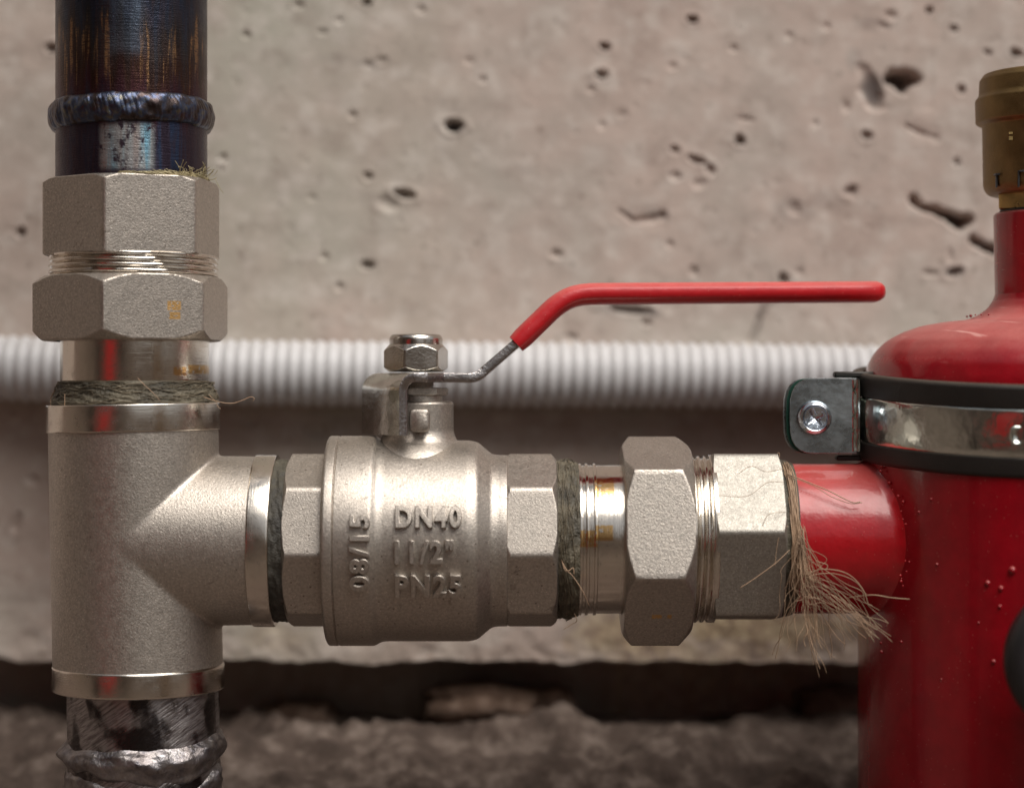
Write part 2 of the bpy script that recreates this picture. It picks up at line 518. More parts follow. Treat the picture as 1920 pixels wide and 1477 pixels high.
def fillet(pts, rads, n=4):
    """round the corners of a polyline [(h, r)...]"""
    out = [pts[0]]
    for i in range(1, len(pts) - 1):
        rd = rads if not isinstance(rads, (list, tuple)) else rads[i]
        p0, p, p1 = (np.array(q, float) for q in (pts[i - 1], pts[i], pts[i + 1]))
        a, b = p0 - p, p1 - p
        la, lb = np.linalg.norm(a), np.linalg.norm(b)
        q = min(rd, la * 0.45, lb * 0.45)
        if q < 0.05:
            out.append(tuple(p)); continue
        s, e = p + a / la * q, p + b / lb * q
        for k in range(n + 1):
            t = k / n
            out.append(tuple((1 - t) ** 2 * s + 2 * t * (1 - t) * p + t * t * e))
    out.append(pts[-1])
    return out


def poly_r(phi, apo, n, phi0, p=46):
    """rounded regular polygon radius; phi0 = a vertex angle"""
    s = 0.0
    for k in range(n):
        c = math.cos(phi - phi0 - PI / n - 2 * PI * k / n)
        if c > 0: s += c ** p
    return apo * (s * 1.0) ** (-1.0 / p)


def hexnut(mb, h0, h1, apo, phi0, n=6, axis='Z', c=(0, 0), ch=(16, 16), rc=(None, None), bore=0, p=46, segs=264, edge=2.0):
    """prism with chamfered (turned) ends: ch = axial length of each chamfer, rc = radius of each end face"""
    Rv = apo / math.cos(PI / n)
    rc0 = rc[0] if rc[0] is not None else apo - 2
    rc1 = rc[1] if rc[1] is not None else apo - 2
    hs = []
    def add(a, b, k):
        for i in range(k): hs.append(a + (b - a) * i / k)
    add(h0, h0 + max(ch[0], 1), 14)
    add(h0 + max(ch[0], 1), h1 - max(ch[1], 1), 6)
    add(h1 - max(ch[1], 1), h1, 14); hs.append(h1)
    tab = [poly_r(2 * PI * j / segs, apo, n, phi0, p) for j in range(segs)]
    rows = []
    def pt(r, ph, h):
        a, b = r * math.sin(ph), r * math.cos(ph)
        return (c[0] + a, c[1] - b, h) if axis == 'Z' else (h, c[0] - b, c[1] - a)
    def ring(h, sub=0.0):
        row = []
        for j in range(segs):
            r = tab[j]
            t0 = (h - h0) / max(ch[0], 1); t1 = (h1 - h) / max(ch[1], 1)
            q0 = rc0 + (Rv - rc0) * t0 if Rv > rc0 else 1e9; q1 = rc1 + (Rv - rc1) * t1 if Rv > rc1 else 1e9
            r = min(r, q0, q1) - sub
            row.append(pt(r, 2 * PI * j / segs, h))
        return row
    rows.append([pt(max(bore, 0.5), 2 * PI * j / segs, h0) for j in range(segs)])
    rows.append(ring(h0, edge * 1.6))
    rows.append([tuple(0.5 * (a + b) for a, b in zip(p_, q_)) for p_, q_ in zip(ring(h0, edge * .9), ring(h0 + edge * .5, edge * .2))])
    for h in hs:
        if h0 + edge * 0.9 < h < h1 - edge * 0.9: rows.append(ring(h))
    rows.append([tuple(0.5 * (a + b) for a, b in zip(p_, q_)) for p_, q_ in zip(ring(h1, edge * .9), ring(h1 - edge * .5, edge * .2))])
    rows.append(ring(h1, edge * 1.6))
    rows.append([pt(max(bore, 0.5), 2 * PI * j / segs, h1) for j in range(segs)])
    mb.grid(rows, True)
    return mb


def thread(mb, h0, h1, r, depth, pitch, axis='Z', c=(0, 0), n=128, step=1.5):
    k = int(abs(h1 - h0) / step)
    def rf(p, h):
        u = (h / pitch + p / (2 * PI)) % 1.0
        tri = abs(2 * u - 1)
        return r - depth * (1 - min(1, tri * 1.6)) 
    mb.surf(rf, [h0 + (h1 - h0) * i / k for i in range(k + 1)], n, axis, c)
    return mb


def nz(x, y, z=0.0): return mnoise.noise(Vector((x, y, z)))


def bake_remesh(mb, name, mat, parent, voxel, smooth_it):
    o = mb.build(name, mat, parent, smooth=180)
    md = o.modifiers.new("r", 'REMESH'); md.mode = 'VOXEL'; md.voxel_size = voxel * S; md.use_smooth_shade = True
    ms = o.modifiers.new("s", 'SMOOTH'); ms.factor = 0.5; ms.iterations = smooth_it
    bpy.context.view_layer.update()
    dg = bpy.context.evaluated_depsgraph_get()
    me = bpy.data.meshes.new_from_object(o.evaluated_get(dg))
    o.modifiers.clear()
    old = o.data; o.data = me; me.name = name
    bpy.data.meshes.remove(old)
    me.shade_smooth()
    if not me.materials: me.materials.append(mat)
    return o

# ================================================================== SETTING
WD = 740.0                     # depth of the concrete wall face
KW = (D + WD) / D

def vnoise(x, y, seed=0):
    xi, yi = np.floor(x).astype(np.int64), np.floor(y).astype(np.int64)
    xf, yf = x - xi, y - yi
    u, v = xf * xf * (3 - 2 * xf), yf * yf * (3 - 2 * yf)
    def h(a, b):
        n = (a * 374761393 + b * 668265263 + seed * 974634777) & 0x7fffffff
        n = ((n ^ (n >> 13)) * 1274126177) & 0x7fffffff
        return ((n ^ (n >> 16)) & 0xffff) / 65535.0
    return (h(xi, yi) * (1 - u) + h(xi + 1, yi) * u) * (1 - v) + (h(xi, yi + 1) * (1 - u) + h(xi + 1, yi + 1) * u) * v

def fbm(x, y, o=4, seed=0):
    s = 0; a = 1; t = 0
    for i in range(o):
        s = s + a * (vnoise(x, y, seed + i) - 0.5); t += a
        a *= 0.5; x = x * 2.03; y = y * 2.03
    return s / t

def axis_samples(a0, a1, step, far0, far1):
    mid = np.arange(a0, a1 + step, step)
    lo = a0 - np.cumsum(step * 1.35 ** np.arange(1, 40)); lo = lo[lo > far0]
    hi = mid[-1] + np.cumsum(step * 1.35 ** np.arange(1, 40)); hi = hi[hi < far1]
    return np.concatenate([[far0], lo[::-1], mid, hi, [far1]])

LEDGE = 1236.0                 # bottom edge of the wall in the picture
px = axis_samples(-260, 2180, 4.2, -9000, 11000)
py = axis_samples(-160, LEDGE, 4.2, -7000, LEDGE)
py = py[:-1] if abs(py[-1] - py[-2]) < 1e-6 else py
py = py[py <= LEDGE]
GX, GY = np.meshgrid(px, py)
dep = fbm(GX / 400, GY / 400, 3, 3) * 14 + fbm(GX / 60, GY / 45, 4, 9) * 3.0
stain_shade = np.zeros_like(GX); ochre = np.zeros_like(GX)
# bug holes: x, y, rx, ry, depth, tilt
HOLES = [(850, 236, 19, 12, 34, 0), (757, 364, 21, 10, 26, .15), (728, 380, 22, 16, 8, 0), (690, 330, 10, 8, 14, 0), (690, 497, 14, 9, 16, 0), (1134, 88, 12, 8, 26, .2),
         (1127, 140, 13, 8, 26, .2), (1298, 37, 12, 8, 26, .2), (1387, 263, 10, 11, 26, .3), (661, 216, 9, 7, 10, 0), (905, 150, 10, 6, 9, 0), (462, 66, 9, 6, 12, 0),
         (97, 91, 12, 9, 24, 0), (40, 436, 9, 10, 20, 0), (686, 5, 11, 7, 24, 0), (1043, 476, 12, 9, 11, 0), (418, 296, 9, 8, 9, 0), (636, 537, 9, 9, 9, 0), (607, 481, 9, 8, 8, 0),
         (1265, 281, 10, 8, 14, .3), (1306, 300, 20, 7, 18, .35), (1332, 318, 9, 13, 14, -.5), (1265, 330, 11, 9, 9, 0), (1625, 254, 11, 9, 17, .2), (1742, 20, 8, 8, 17, 0),
         (1788, 55, 8, 8, 13, 0), (1851, 98, 8, 6, 15, 0), (1905, 100, 13, 9, 22, .3), (1802, 168, 8, 10, 16, 0), (1794, 304, 7, 8, 13, 0), (1375, 92, 9, 7, 7, 0), (1550, 50, 8, 6, 7, 0),
         (1480, 67, 8, 6, 6, 0), (1260, 125, 9, 6, 6, 0), (1587, 200, 7, 12, 7, 0), (1528, 232, 7, 7, 6, 0), (1595, 357, 16, 9, 14, -.4), (1600, 362, 7, 14, 8, 0), (1490, 390, 14, 16, 7, 0),
         (1470, 522, 12, 9, 20, .6), (1500, 510, 8, 8, 6, 0), (1215, 408, 40, 7, 10, -.2), (1242, 404, 10, 10, 10, 0), (1180, 580, 46, 9, 16, .1), (1212, 604, 10, 8, 12, 0), (1395, 223, 20, 5, 9, .1),
         (1072, 633, 14, 10, 9, 0), (1300, 508, 12, 9, 8, .6), (1256, 458, 8, 8, 7, 0), (1790, 510, 17, 8, 20, -.35), (1745, 512, 20, 6, 9, 0), (1782, 480, 5, 18, 7, 0), (585, 370, 10, 6, 5, 0),
         (715, 113, 14, 6, 7, 0), (690, 122, 12, 7, 6, 0), (560, 10, 12, 7, 9, 0), (605, 60, 12, 6, 8, 0), (635, 38, 10, 6, 7, 0), (790, 18, 12, 7, 7, 0), (1108, 168, 9, 7, 7, 0),
         (880, 115, 10, 7, 5, 0), (1165, 214, 10, 6, 5, 0), (1128, 235, 9, 9, 5, 0), (415, 317, 7, 5, 8, 0), (1310, 345, 14, 10, 6, 0), (1670, 30, 14, 10, 9, 0), (1655, 48, 12, 8, 7, 0),
         (1570, 880, 20, 14, 8, 0), (590, 806, 26, 16, 14, 0), (470, 790, 14, 10, 9, 0), (30, 980, 8, 22, 9, .3), (60, 900, 14, 10, 8, 0)]
for _ in range(520):
    x, y = rng.uniform(-250, 2150), rng.uniform(-150, 640)
    if rng.random() < 0.35: y = rng.uniform(-150, 1200)
    s_ = rng.uniform(2.5, 6.5)
    HOLES.append((x, y, s_ * rng.uniform(1, 1.6), s_, rng.uniform(0.7, 2.6), rng.uniform(-.4, .6)))
for (x, y, rx, ry, dp, tl) in HOLES:
    m = (np.abs(GX - x) < rx * 3 + 6) & (np.abs(GY - y) < max(rx, ry) * 3 + 6)
    gx, gy = GX[m] - x, GY[m] - y
    ca, sa = math.cos(tl), math.sin(tl)
    u = (gx * ca + gy * sa) / rx; v = (-gx * sa + gy * ca) / ry
    q = np.sqrt(u * u + v * v) * (1 + 0.5 * fbm((gx + x) / 9, (gy + y) / 9, 2, 5))
    dep[m] += dp * (1.5 if dp > 27 else (1.15 if dp > 15 else 0.8)) * np.clip(1 - q ** 3, 0, 1) - dp * 0.10 * np.exp(-((q - 1.35) / 0.3) ** 2)
# larger broken places: polylines of (x, y, half width, depth)
BROK = [[(1668, 148, 12, 50), (1690, 150, 21, 70), (1712, 147, 13, 50)], [(1690, 158, 12, 60), (1692, 170, 8, 26)],
        [(1713, 372, 9, 34), (1726, 388, 7, 30), (1750, 393, 8, 40), (1775, 403, 11, 48), (1800, 416, 15, 60), (1815, 411, 10, 44)],
        [(1825, 448, 8, 30), (1846, 462, 7, 30), (1868, 470, 9, 34), (1890, 474, 9, 30)],
        [(1700, 236, 4, 9), (1725, 248, 3, 9), (1756, 258, 3, 9)], [(1445, 565, 8, 8), (1425, 600, 8, 10), (1410, 640, 9, 8)],
        [(1618, 128, 10, 5), (1630, 165, 20, 8), (1640, 190, 18, 12)], [(1160, 395, 4, 5), (1190, 415, 5, 8), (1230, 410, 6, 9)]]
for pl in BROK:
    for i in range(len(pl) - 1):
        for k in range(9):
            t = k / 8
            x, y, rr, dp = (pl[i][j] * (1 - t) + pl[i + 1][j] * t for j in range(4))
            m = (np.abs(GX - x) < rr * 2.5 + 5) & (np.abs(GY - y) < rr * 2.5 + 5)
            q = np.hypot(GX[m] - x, GY[m] - y) / rr * (1 + 0.8 * fbm(GX[m] / 10, GY[m] / 10, 3, 21))
            cur = dp * np.clip(1.15 - q ** 3, 0, 1)
            base = dep[m]
            dep[m] = np.maximum(base, cur + base * 0.3)
def blob(arr, x, y, rx, ry, a, tl=0.0, hard=2.0):
    ca, sa = math.cos(tl), math.sin(tl)
    u = ((GX - x) * ca + (GY - y) * sa) / rx; v = (-(GX - x) * sa + (GY - y) * ca) / ry
    q = np.hypot(u, v) * (1 + 0.9 * fbm(GX / 28, GY / 28, 4, 77))
    np.maximum(arr, a * np.clip(1.3 - q ** hard, 0, 1), out=arr)
blob(stain_shade, 1636, 172, 20, 38, 0.75, -0.25); blob(stain_shade, 1605, 110, 22, 20, 0.25); blob(stain_shade, 1690, 150, 24, 14, 0.6)
blob(stain_shade, 1790, 408, 30, 9, 0.7, 0.35); blob(stain_shade, 1850, 462, 28, 8, 0.6, 0.3); blob(stain_shade, 1792, 508, 24, 10, 0.5)
blob(stain_shade, 1185, 582, 52, 9, 0.5, 0.08); blob(stain_shade, 1424, 600, 9, 46, 0.35, 0.3); blob(stain_shade, 850, 236, 15, 9, 0.8)  # shade painted into cracks and holes, beside real grey stains
blob(stain_shade, 1490, 395, 46, 32, 0.22); blob(stain_shade, 1545, 375, 40, 22, 0.15); blob(stain_shade, 1235, 405, 22, 9, 0.3)
blob(stain_shade, 640, 110, 60, 9, 0.15); blob(stain_shade, 690, 120, 40, 12, 0.2); blob(stain_shade, 1640, 45, 40, 14, 0.25)
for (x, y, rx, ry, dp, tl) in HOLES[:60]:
    if dp > 12: blob(stain_shade, x, y, rx * 0.85, ry * 0.85, 0.3, tl)  # shade inside the deeper holes painted into the wall colour
blob(ochre, 1190, 1185, 130, 50, 0.7); blob(ochre, 1450, 1175, 220, 40, 0.8); blob(ochre, 520, 1195, 60, 26, 0.25); blob(ochre, 1330, 1215, 260, 26, 0.5)
shade_dirt = np.clip((GY - 745) / 50, 0, 1) * (0.95 + 0.15 * np.clip((1080 - GY + 160 * fbm(GX / 170, GY / 90, 3, 40)) / 150, 0, 1)) * np.clip((GX + 60) / 140, 0, 1)  # shade under the conduit and lower-wall dirt, painted into the wall colour
shade_dirt = shade_dirt * (0.62 + 0.5 * fbm(GX / 120, GY / 90, 4, 41))
green = np.clip(np.exp(-(((GX - 480) / 330) ** 2)) * np.clip(0.7 + 1.6 * fbm(GX / 160, GY / 200, 3, 50), 0, 1.3), 0, 1)
# towards the ledge the face leans out and its edge is ragged
rag = fbm(GX / 70, GX * 0, 4, 61)
bot = np.clip((GY - 1130) / (LEDGE - 1130), 0, 1)
dep += -26 * bot + fbm(GX / 34, GY / 26, 4, 62) * 22 * bot
edge_dz = -(rag * 26) * bot ** 3

NY, NX = GX.shape
X = (GX - 960) * KW; Z = (738.5 - GY) * KW + edge_dz; Y = np.full_like(X, 0.0) + dep
# underside of the ledge and the recess behind it
rowsX = [X]; rowsY = [Y]; rowsZ = [Z]
uX = X[-1]
for k, (yy, dz) in enumerate(((16, -3), (60, 4), (190, 10))):
    rowsX.append(uX[None, :]); rowsY.append((Y[-1] + yy + fbm(uX / 40, uX * 0 + k, 3, 70) * 14)[None, :]); rowsZ.append((Z[-1] + dz + fbm(uX / 60, uX * 0 + k, 3, 71) * 12)[None, :])
rowsX.append(uX[None, :]); rowsY.append(np.full((1, NX), 205.0)); rowsZ.append(np.full((1, NX), -1000.0))
AX = np.concatenate(rowsX); AY = np.concatenate(rowsY); AZ = np.concatenate(rowsZ)
wall_root_z = -1000.0

def np_mesh(name, AX, AY, AZ, mat, loc, attrs=None, flip=False):
    ny, nx = AX.shape
    co = np.stack([AX, AY, AZ], -1).reshape(-1, 3).astype(np.float32) * S
    idx = np.arange(ny * nx).reshape(ny, nx)
    q = np.stack([idx[:-1, :-1], idx[1:, :-1], idx[1:, 1:], idx[:-1, 1:]], -1).reshape(-1, 4)
    if flip: q = q[:, ::-1]
    me = bpy.data.meshes.new(name)
    me.vertices.add(len(co)); me.vertices.foreach_set('co', co.ravel())
    me.loops.add(q.size); me.loops.foreach_set('vertex_index', q.ravel().astype(np.int32))
    me.polygons.add(len(q)); me.polygons.foreach_set('loop_start', np.arange(0, q.size, 4, dtype=np.int32))
    me.update(calc_edges=True)
    me.shade_smooth()
    me.materials.append(mat)
    for k, a in (attrs or {}).items():
        at = me.attributes.new(k, 'FLOAT', 'POINT')
        at.data.foreach_set('value', a.ravel().astype(np.float32))
    o = bpy.data.objects.new(name, me)
    COL.objects.link(o)
    o.location = loc
    return o

def pad(a): return np.concatenate([a, np.repeat(a[-1:], AX.shape[0] - a.shape[0], 0)])
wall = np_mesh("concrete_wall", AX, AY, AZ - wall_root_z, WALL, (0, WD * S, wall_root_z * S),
               {'stain_shade': pad(stain_shade), 'ochre': pad(ochre), 'shade_dirt': pad(shade_dirt), 'green': pad(green)})
tag(wall, "pitted beige concrete wall with bug holes and dark cracks behind the pipes", "wall")

# ground: rough rock at the wall foot, falling towards the camera, an added unseen bank behind the camera for dark reflections
gx = axis_samples(-1500, 1500, 11, -60000, 60000)
gy = axis_samples(-100, 980, 11, -60000, 980.0)
gy = gy[gy <= 980]
HX, HY = np.meshgrid(gx, gy)
near = np.clip((HY + 100) / 700, 0, 1)
HZ = -735 - 30 * fbm(HX / 300, HY / 200, 3, 81) - (740 - HY).clip(0, 1e9) * 0.33
HZ = HZ + fbm(HX / 120, HY / 90, 5, 82) * 130 * np.clip((HY + 800) / 500, 0, 1) + fbm(HX / 26, HY / 26, 3, 84) * 22 * np.clip((HY + 800) / 500, 0, 1)
HZ = np.maximum(HZ, -3300 + fbm(HX / 900, HY / 900, 4, 83) * 500)
dist = np.hypot(HX, HY)
ang_ = np.degrees(np.arctan2(HX, -HY - 2000))            # 0 = straight behind the camera, + = right
left_ = np.clip((-ang_ + 8) / 30, 0, 1)  # bank taller on the left, shaped for dark reflections
HZ = HZ + np.clip((dist - 8500) / 5500, 0, 1) ** 1.2 * (4600 + 12500 * left_) * (HY < 3000) + np.clip((dist - 16000) / 20000, 0, 1) * 1500
HZ = np.where(HY > 830, np.minimum(HZ, -735), HZ)
ground = np_mesh("rocky_ground", HX, HY, HZ, ROCK, (0, 0, 0), flip=True)
ground['kind'] = 'structure'
ground['label'] = "rough brown rocky ground under the pipes"

def stone(px_, py_, d, rx, ry, rz, label, seed):
    mb = MB()
    rows = []
    for i in range(15):
        th = PI * i / 14
        row = []
        for j in range(24):
            p = 2 * PI * j / 24
            v = Vector((math.sin(th) * math.cos(p), math.sin(th) * math.sin(p), math.cos(th)))
            v = Vector([math.copysign(abs(q) ** 0.75, q) for q in v])
            s_ = 1 + 0.35 * mnoise.fractal(v * 1.3 + Vector((seed, 0, 0)), 1, 2, 3)
            row.append((v.x * rx * s_, v.y * ry * s_, v.z * rz * s_ + rz))
        rows.append(row)
    mb.grid(rows[::-1], True)
    o = mb.build("stone", ROCKS, None, smooth=70)
    o.location = W(px_, py_, d)
    return tag(o, label, "stone", "stones in the recess under the wall")
ROCKS = mat_rock("brown rubble", (0.13, 0.085, 0.062), (0.26, 0.19, 0.15))
stone(900, 1352, 810, 128, 70, 44, "large brown stone wedged in the dark gap below the valve outlet", 1.0)
stone(1030, 1350, 830, 50, 50, 40, "smaller brown stone in the gap just right of the large one", 2.2)
stone(1560, 1350, 860, 75, 50, 40, "dark stone in the gap beside the red tank", 3.1)
stone(560, 1356, 860, 80, 50, 26, "low dark stone in the gap to the right of the tee", 4.7)

# red tarpaulin added unseen for the red streak in the polished metal
mb = MB(); rows = []
for i in range(25):
    row = []
    for j in range(25):
        u, v = j / 24 - 0.5, i / 24
        x = -4700 + u * 2300; y = -6200 - v * 2600; z = -1700 + v * 3600
        f = 90 * nz(u * 5, v * 3, 2) + 60 * nz(u * 13, v * 6, 5)
        row.append((x, y + f, z + f))
    rows.append(row)
mb.grid(rows, False)
bk = len(mb.v)
mb.v += [(x, y - 14, z - 14) for x, y, z in mb.v]
mb.f += [tuple(i + bk for i in f[::-1]) for f in mb.f]
o = mb.build("red_reflection_card", mat_plain("red reflection finish", (0.78, 0.03, 0.03), 0.5), None, smooth=180)
tag(o, "red tarpaulin added unseen for the red streak in the metal", "reflection card")

# boards added unseen behind the camera for dark and pale streaks in the metal
PALE_STREAK = mat_plain("pale streak finish", (0.55, 0.46, 0.34), 0.7)
DARK_STREAK = mat_plain("dark streak finish", (0.035, 0.028, 0.024), 0.6)
for (a_, wd_, m_, lab) in ((-47, 700, DARK_STREAK, "dark streak board added unseen left of the red reflection card on the added bank"), (-9, 380, DARK_STREAK, "dark streak board added unseen right of the red reflection card on the added bank"),
                           (44, 900, PALE_STREAK, "pale streak board added unseen behind the camera")):
    x_, y_ = math.sin(R(a_)) * 5200 - 700, -math.cos(R(a_)) * 5200
    mb = MB(); mb.box(-wd_ / 2, wd_ / 2, -60, 60, 0, 5600, 12); 
    o = mb.build("streak_board", m_, None, smooth=30)
    o.location = (x_ * S, y_ * S, -3400 * S); o.rotation_euler = (0, 0, R(-a_) * -1)
    tag(o, lab, "timber post", "added streak boards")  # no real posts: boards added unseen for streaks in the metal

# ------------------------------------------------------------------ conduit
t = thing("corrugated_conduit", "light grey corrugated plastic conduit running along the wall behind the valve", "conduit", 960, 702, WD - 68)
mb = MB()
kk = (D + WD - 68) / D
pitch = 24.0 * kk; rr = 60 * kk
hs_ = np.arange(-1500, 1700, pitch / 8)
def rcon(p, h):
    u = (h / pitch) % 1.0
    return rr - 4.5 + 7.5 * (0.5 + 0.5 * math.cos(2 * PI * u)) ** 0.7
mb.surf(rcon, list(hs_), 40, 'X')
mb.rot(R(0.78))
for i, (x, y, z) in enumerate(mb.v):
    mb.v[i] = (x, y, z + 4 * math.sin(x / 420.0) )
o = mb.build("ribbed_tube", PLASTIC, t, smooth=180)

# ================================================================== RISER
TOPX = 247.0
# upper steel pipe
T = thing("steel_pipe", "upper black steel pipe with blue and brown heat tint and a weld seam", "pipe", TOPX, 345, 0, "black steel pipes")
MB().lathe([(-60, 140.5), (150, 140.3), (560, 140.5), (1100, 140.5)], 160).build("pipe_wall", HEAT, T)
mb = MB()
def rweld(p, h):
    zc = 124 + 4 * math.sin(p + 0.8) + 3 * nz(math.cos(p) * 2, math.sin(p) * 2, 1) - 6 * math.sin(p) * 0
    hw = 27 + 3 * nz(math.cos(p) * 5, math.sin(p) * 5, 7)
    u = (h - zc) / hw
    if abs(u) >= 1: return 138.0
    bul = math.sqrt(1 - u * u)
    slant = p * 52 - 2.6 * math.sqrt(max(0, 1.05 - u * u)) + u * 2.5 + 2.5 * nz(p * 3, 0, 3)
    rip = 0.55 * abs(math.sin(slant)) * bul + 3.2 * nz(math.cos(p) * 9, math.sin(p) * 9, h / 20)
    return 138 + 15 * bul ** 0.8 + rip
mb.surf(rweld, list(np.linspace(90, 160, 50)), 1000)
mb.build("weld_bead", WELD, T, smooth=180)

# union on the riser
U = thing("pipe_union", "nickel plated pipe union on the riser, between the black pipe and the tee", "pipe union", 246, 745, 0, "nickel pipe unions")
mb = MB(); hexnut(mb, 745 - 483, 745 - 340, 146, R(-7), c=(2, 0), ch=(4, 10), rc=(162, 155), bore=139, p=90)
for i, (x, y, z) in enumerate(mb.v):        # uneven cast lower rim
    if z < 270 and math.hypot(x, y) > 150: mb.v[i] = (x, y, z + 3.0 * nz(x / 30, y / 30))
o = mb.build("hex_body", CAST, U, smooth=32)
mb = MB(); thread(mb, 745 - 524, 745 - 480, 157, 5.5, 10.5, c=(5, 0)); mb.build("male_thread", POLZ, U, smooth=50)
PATCH_F = mat_cast("cast nickel with worn brass patches", grain=2.6, gd=0.5, grime=0.3, patches=((90, 113, 158, 175), (93, 112, 142, 155)))
mb = MB(); hexnut(mb, 745 - 640, 745 - 520, 161.5, R(-6), c=(1, 0), ch=(18, 17), rc=(164, 163), bore=139, p=150)
mb.build("union_nut", PATCH_F, U, smooth=32)
mb = MB(); mb.lathe(fillet([(30, 135), (30, 138), (110, 138)], 1.5), 128, c=(7, 0))
mb.build("sleeve", SLVZ, U)
mb = MB(); mb.lathe(fillet([(26, 128), (26, 137), (31, 137), (31, 128)], 1.5), 128, c=(7, 0)); mb.lathe(fillet([(8, 128), (8, 136), (21, 137), (21, 128)], 1.5), 128, c=(7, 0))
mb.build("thread_end", SLVZ, U)

# tee
TE = thing("tee_fitting", "sandblasted nickel tee fitting joining the riser to the ball valve", "pipe tee", 260, 1290, 0)
def tx(pxx): return pxx - 260
def tz(pyy): return 1290 - pyy
TILT = math.atan(9.5 / 490)
mb = MB()
mb.lathe([(10, 157.5), (100, 157.5), (300, 157.5), (400, 157.5), (tz(785), 157.5)], 200, cap0=True, cap1=True)
mb.rot(-TILT, 0)
mb.lathe([(0, 158.6), (100, 158.6), (tx(440), 158), (tx(500), 157)], 200, 'X', c=(0, tz(1013)), cap0=True, cap1=True)
# small flares in the crotches
bake_remesh(mb, "tee_body", CAST, TE, 3.2, 6)
mb = MB(); mb.lathe(fillet([(tz(808), 150), (tz(808), 161), (tz(757), 161), (tz(757), 146)], 3.0), 160)
mb.rot(-TILT); mb.build("top_collar", POLZ, TE)
mb = MB(); mb.lathe(fillet([(0, 140), (0, 159.5), (45, 159.5), (49, 154), (49, 146)], [0, 4, 3, 2, 0]), 160)
mb.build("bottom_collar", POLZ, TE)
mb = MB(); mb.lathe(fillet([(tx(478), 150), (tx(479), 161), (tx(520), 161), (tx(520), 146)], [0, 3, 5, 0]), 160, 'X', c=(0, tz(1013)))
mb.rot(R(0.5), c=(tx(500), tz(1013)))
mb.build("branch_collar", POLX, TE)

# lower pipe
L = thing("steel_pipe", "lower scraped black steel pipe with rough silvery weld below the tee", "pipe", 269, 1760, 0, "black steel pipes")
MB().lathe([(0, 140), (300, 140), (400, 141), (500, 141)], 160).build("pipe_wall", LOWP, L)
mb = MB()
def rl(p, h):
    q = 1760 - h
    zc = 1385 + 10 * math.sin(p * 1.0 + 2.2) + 14 * nz(math.cos(p) * 2.2, math.sin(p) * 2.2, 4)
    u = (q - zc)
    if u < -12: return 137.0
    k = min(1.0, (u + 12) / 14.0)
    lump = 8 * nz(math.cos(p) * 3.0, math.sin(p) * 3.0, h / 34) + 3.5 * nz(math.cos(p) * 6, math.sin(p) * 6, h / 15)
    band = 8 * math.exp(-((u - 18) / 16) ** 2) - 11 * math.exp(-((u - 52 - 16 * math.sin(p * 2 + .5)) / 9) ** 2) 
    tap = -0.07 * max(0, u - 30) * (1 if math.sin(p) < 0 else 0.1)
    return 137 + k * (10 + lump + band + tap)
mb.surf(rl, list(np.linspace(150, 410, 130)), 300)
mb.build("weld_bead", WELDS, L, smooth=180)

# ================================================================== BALL VALVE
V = thing("ball_valve", "nickel plated ball valve marked DN40 with long red lever handle", "ball valve", 780, 1200, 0)
def vx(a): return a - 780
def vz(a): return 1200 - a
AXZ = vz(1013)
prof = [(vx(616), 140), (vx(616), 190), (vx(620), 196), (vx(636), 196), (vx(638), 193.5), (vx(640), 196), (vx(704), 196), (vx(716), 189), (vx(726), 187.5),
        (vx(880), 187.5), (vx(896), 184), (vx(922), 162), (vx(934), 160), (vx(952), 160), (vx(952), 140)]
mb = MB(); mb.lathe(fillet(prof, [0, 3, 3, .6, .5, .6, 4, 5, 4, 5, 5, 5, 4, 3, 0]), 200, 'X', c=(0, AXZ))
mb.build("valve_body", CAST3, V, smooth=60)
mb = MB(); hexnut(mb, vx(541), vx(618), 152, R(6), n=8, axis='X', c=(0, AXZ), ch=(10, 1), rc=(148, 165), bore=120, p=110)
mb.build("inlet_octagon", CAST3, V, smooth=32)
mb = MB(); hexnut(mb, vx(944), vx(1044), 152, R(6), n=8, axis='X', c=(0, AXZ), ch=(14, 12), rc=(154, 150), bore=120, p=110)
mb.build("outlet_octagon", CAST3, V, smooth=32)
# stem boss with flared foot
mb = MB(); mb.lathe(fillet([(vz(880), 120), (vz(846), 96), (vz(826), 72), (vz(810), 65.5), (vz(756), 65.5), (vz(752), 61), (vz(752), 40)], [0, 20, 22, 12, 3, 3, 0], 6), 128, c=(5, 0))
mb.build("stem_boss", CAST3, V, smooth=60)
mb = MB()
mb.lathe(fillet([(vz(754), 44), (vz(741), 44), (vz(741), 40)], 1), 64, c=(6, 0))
hexnut(mb, vz(741), vz(727), 48, R(-20), c=(6, 0), ch=(2, 2), rc=(52, 52), bore=20, p=80, segs=120, edge=1)
mb.lathe([(vz(728), 33), (vz(700), 33)], 48)
mb.build("packing_gland", CAST2, V, smooth=35)
# square stop lug on the front of the boss
mb = MB()
rows = []
for (y, s_, rc_) in ((-40, 19, 6), (-84, 19, 6), (-87, 18, 6), (-89, 15.5, 6)):
    row = []
    for k in range(32):
        p = 2 * PI * k / 32
        row.append((math.copysign(abs(math.cos(p)) ** 0.42, math.cos(p)) * s_, y, math.copysign(abs(math.sin(p)) ** 0.42, math.sin(p)) * (s_ + 2.5)))
    rows.append(row)
mb.grid(rows[::1], True, False, True)
mb.v = [(x + vx(790), y, z + vz(787)) for x, y, z in mb.v]
mb.build("stop_lug", CAST, V, smooth=50)

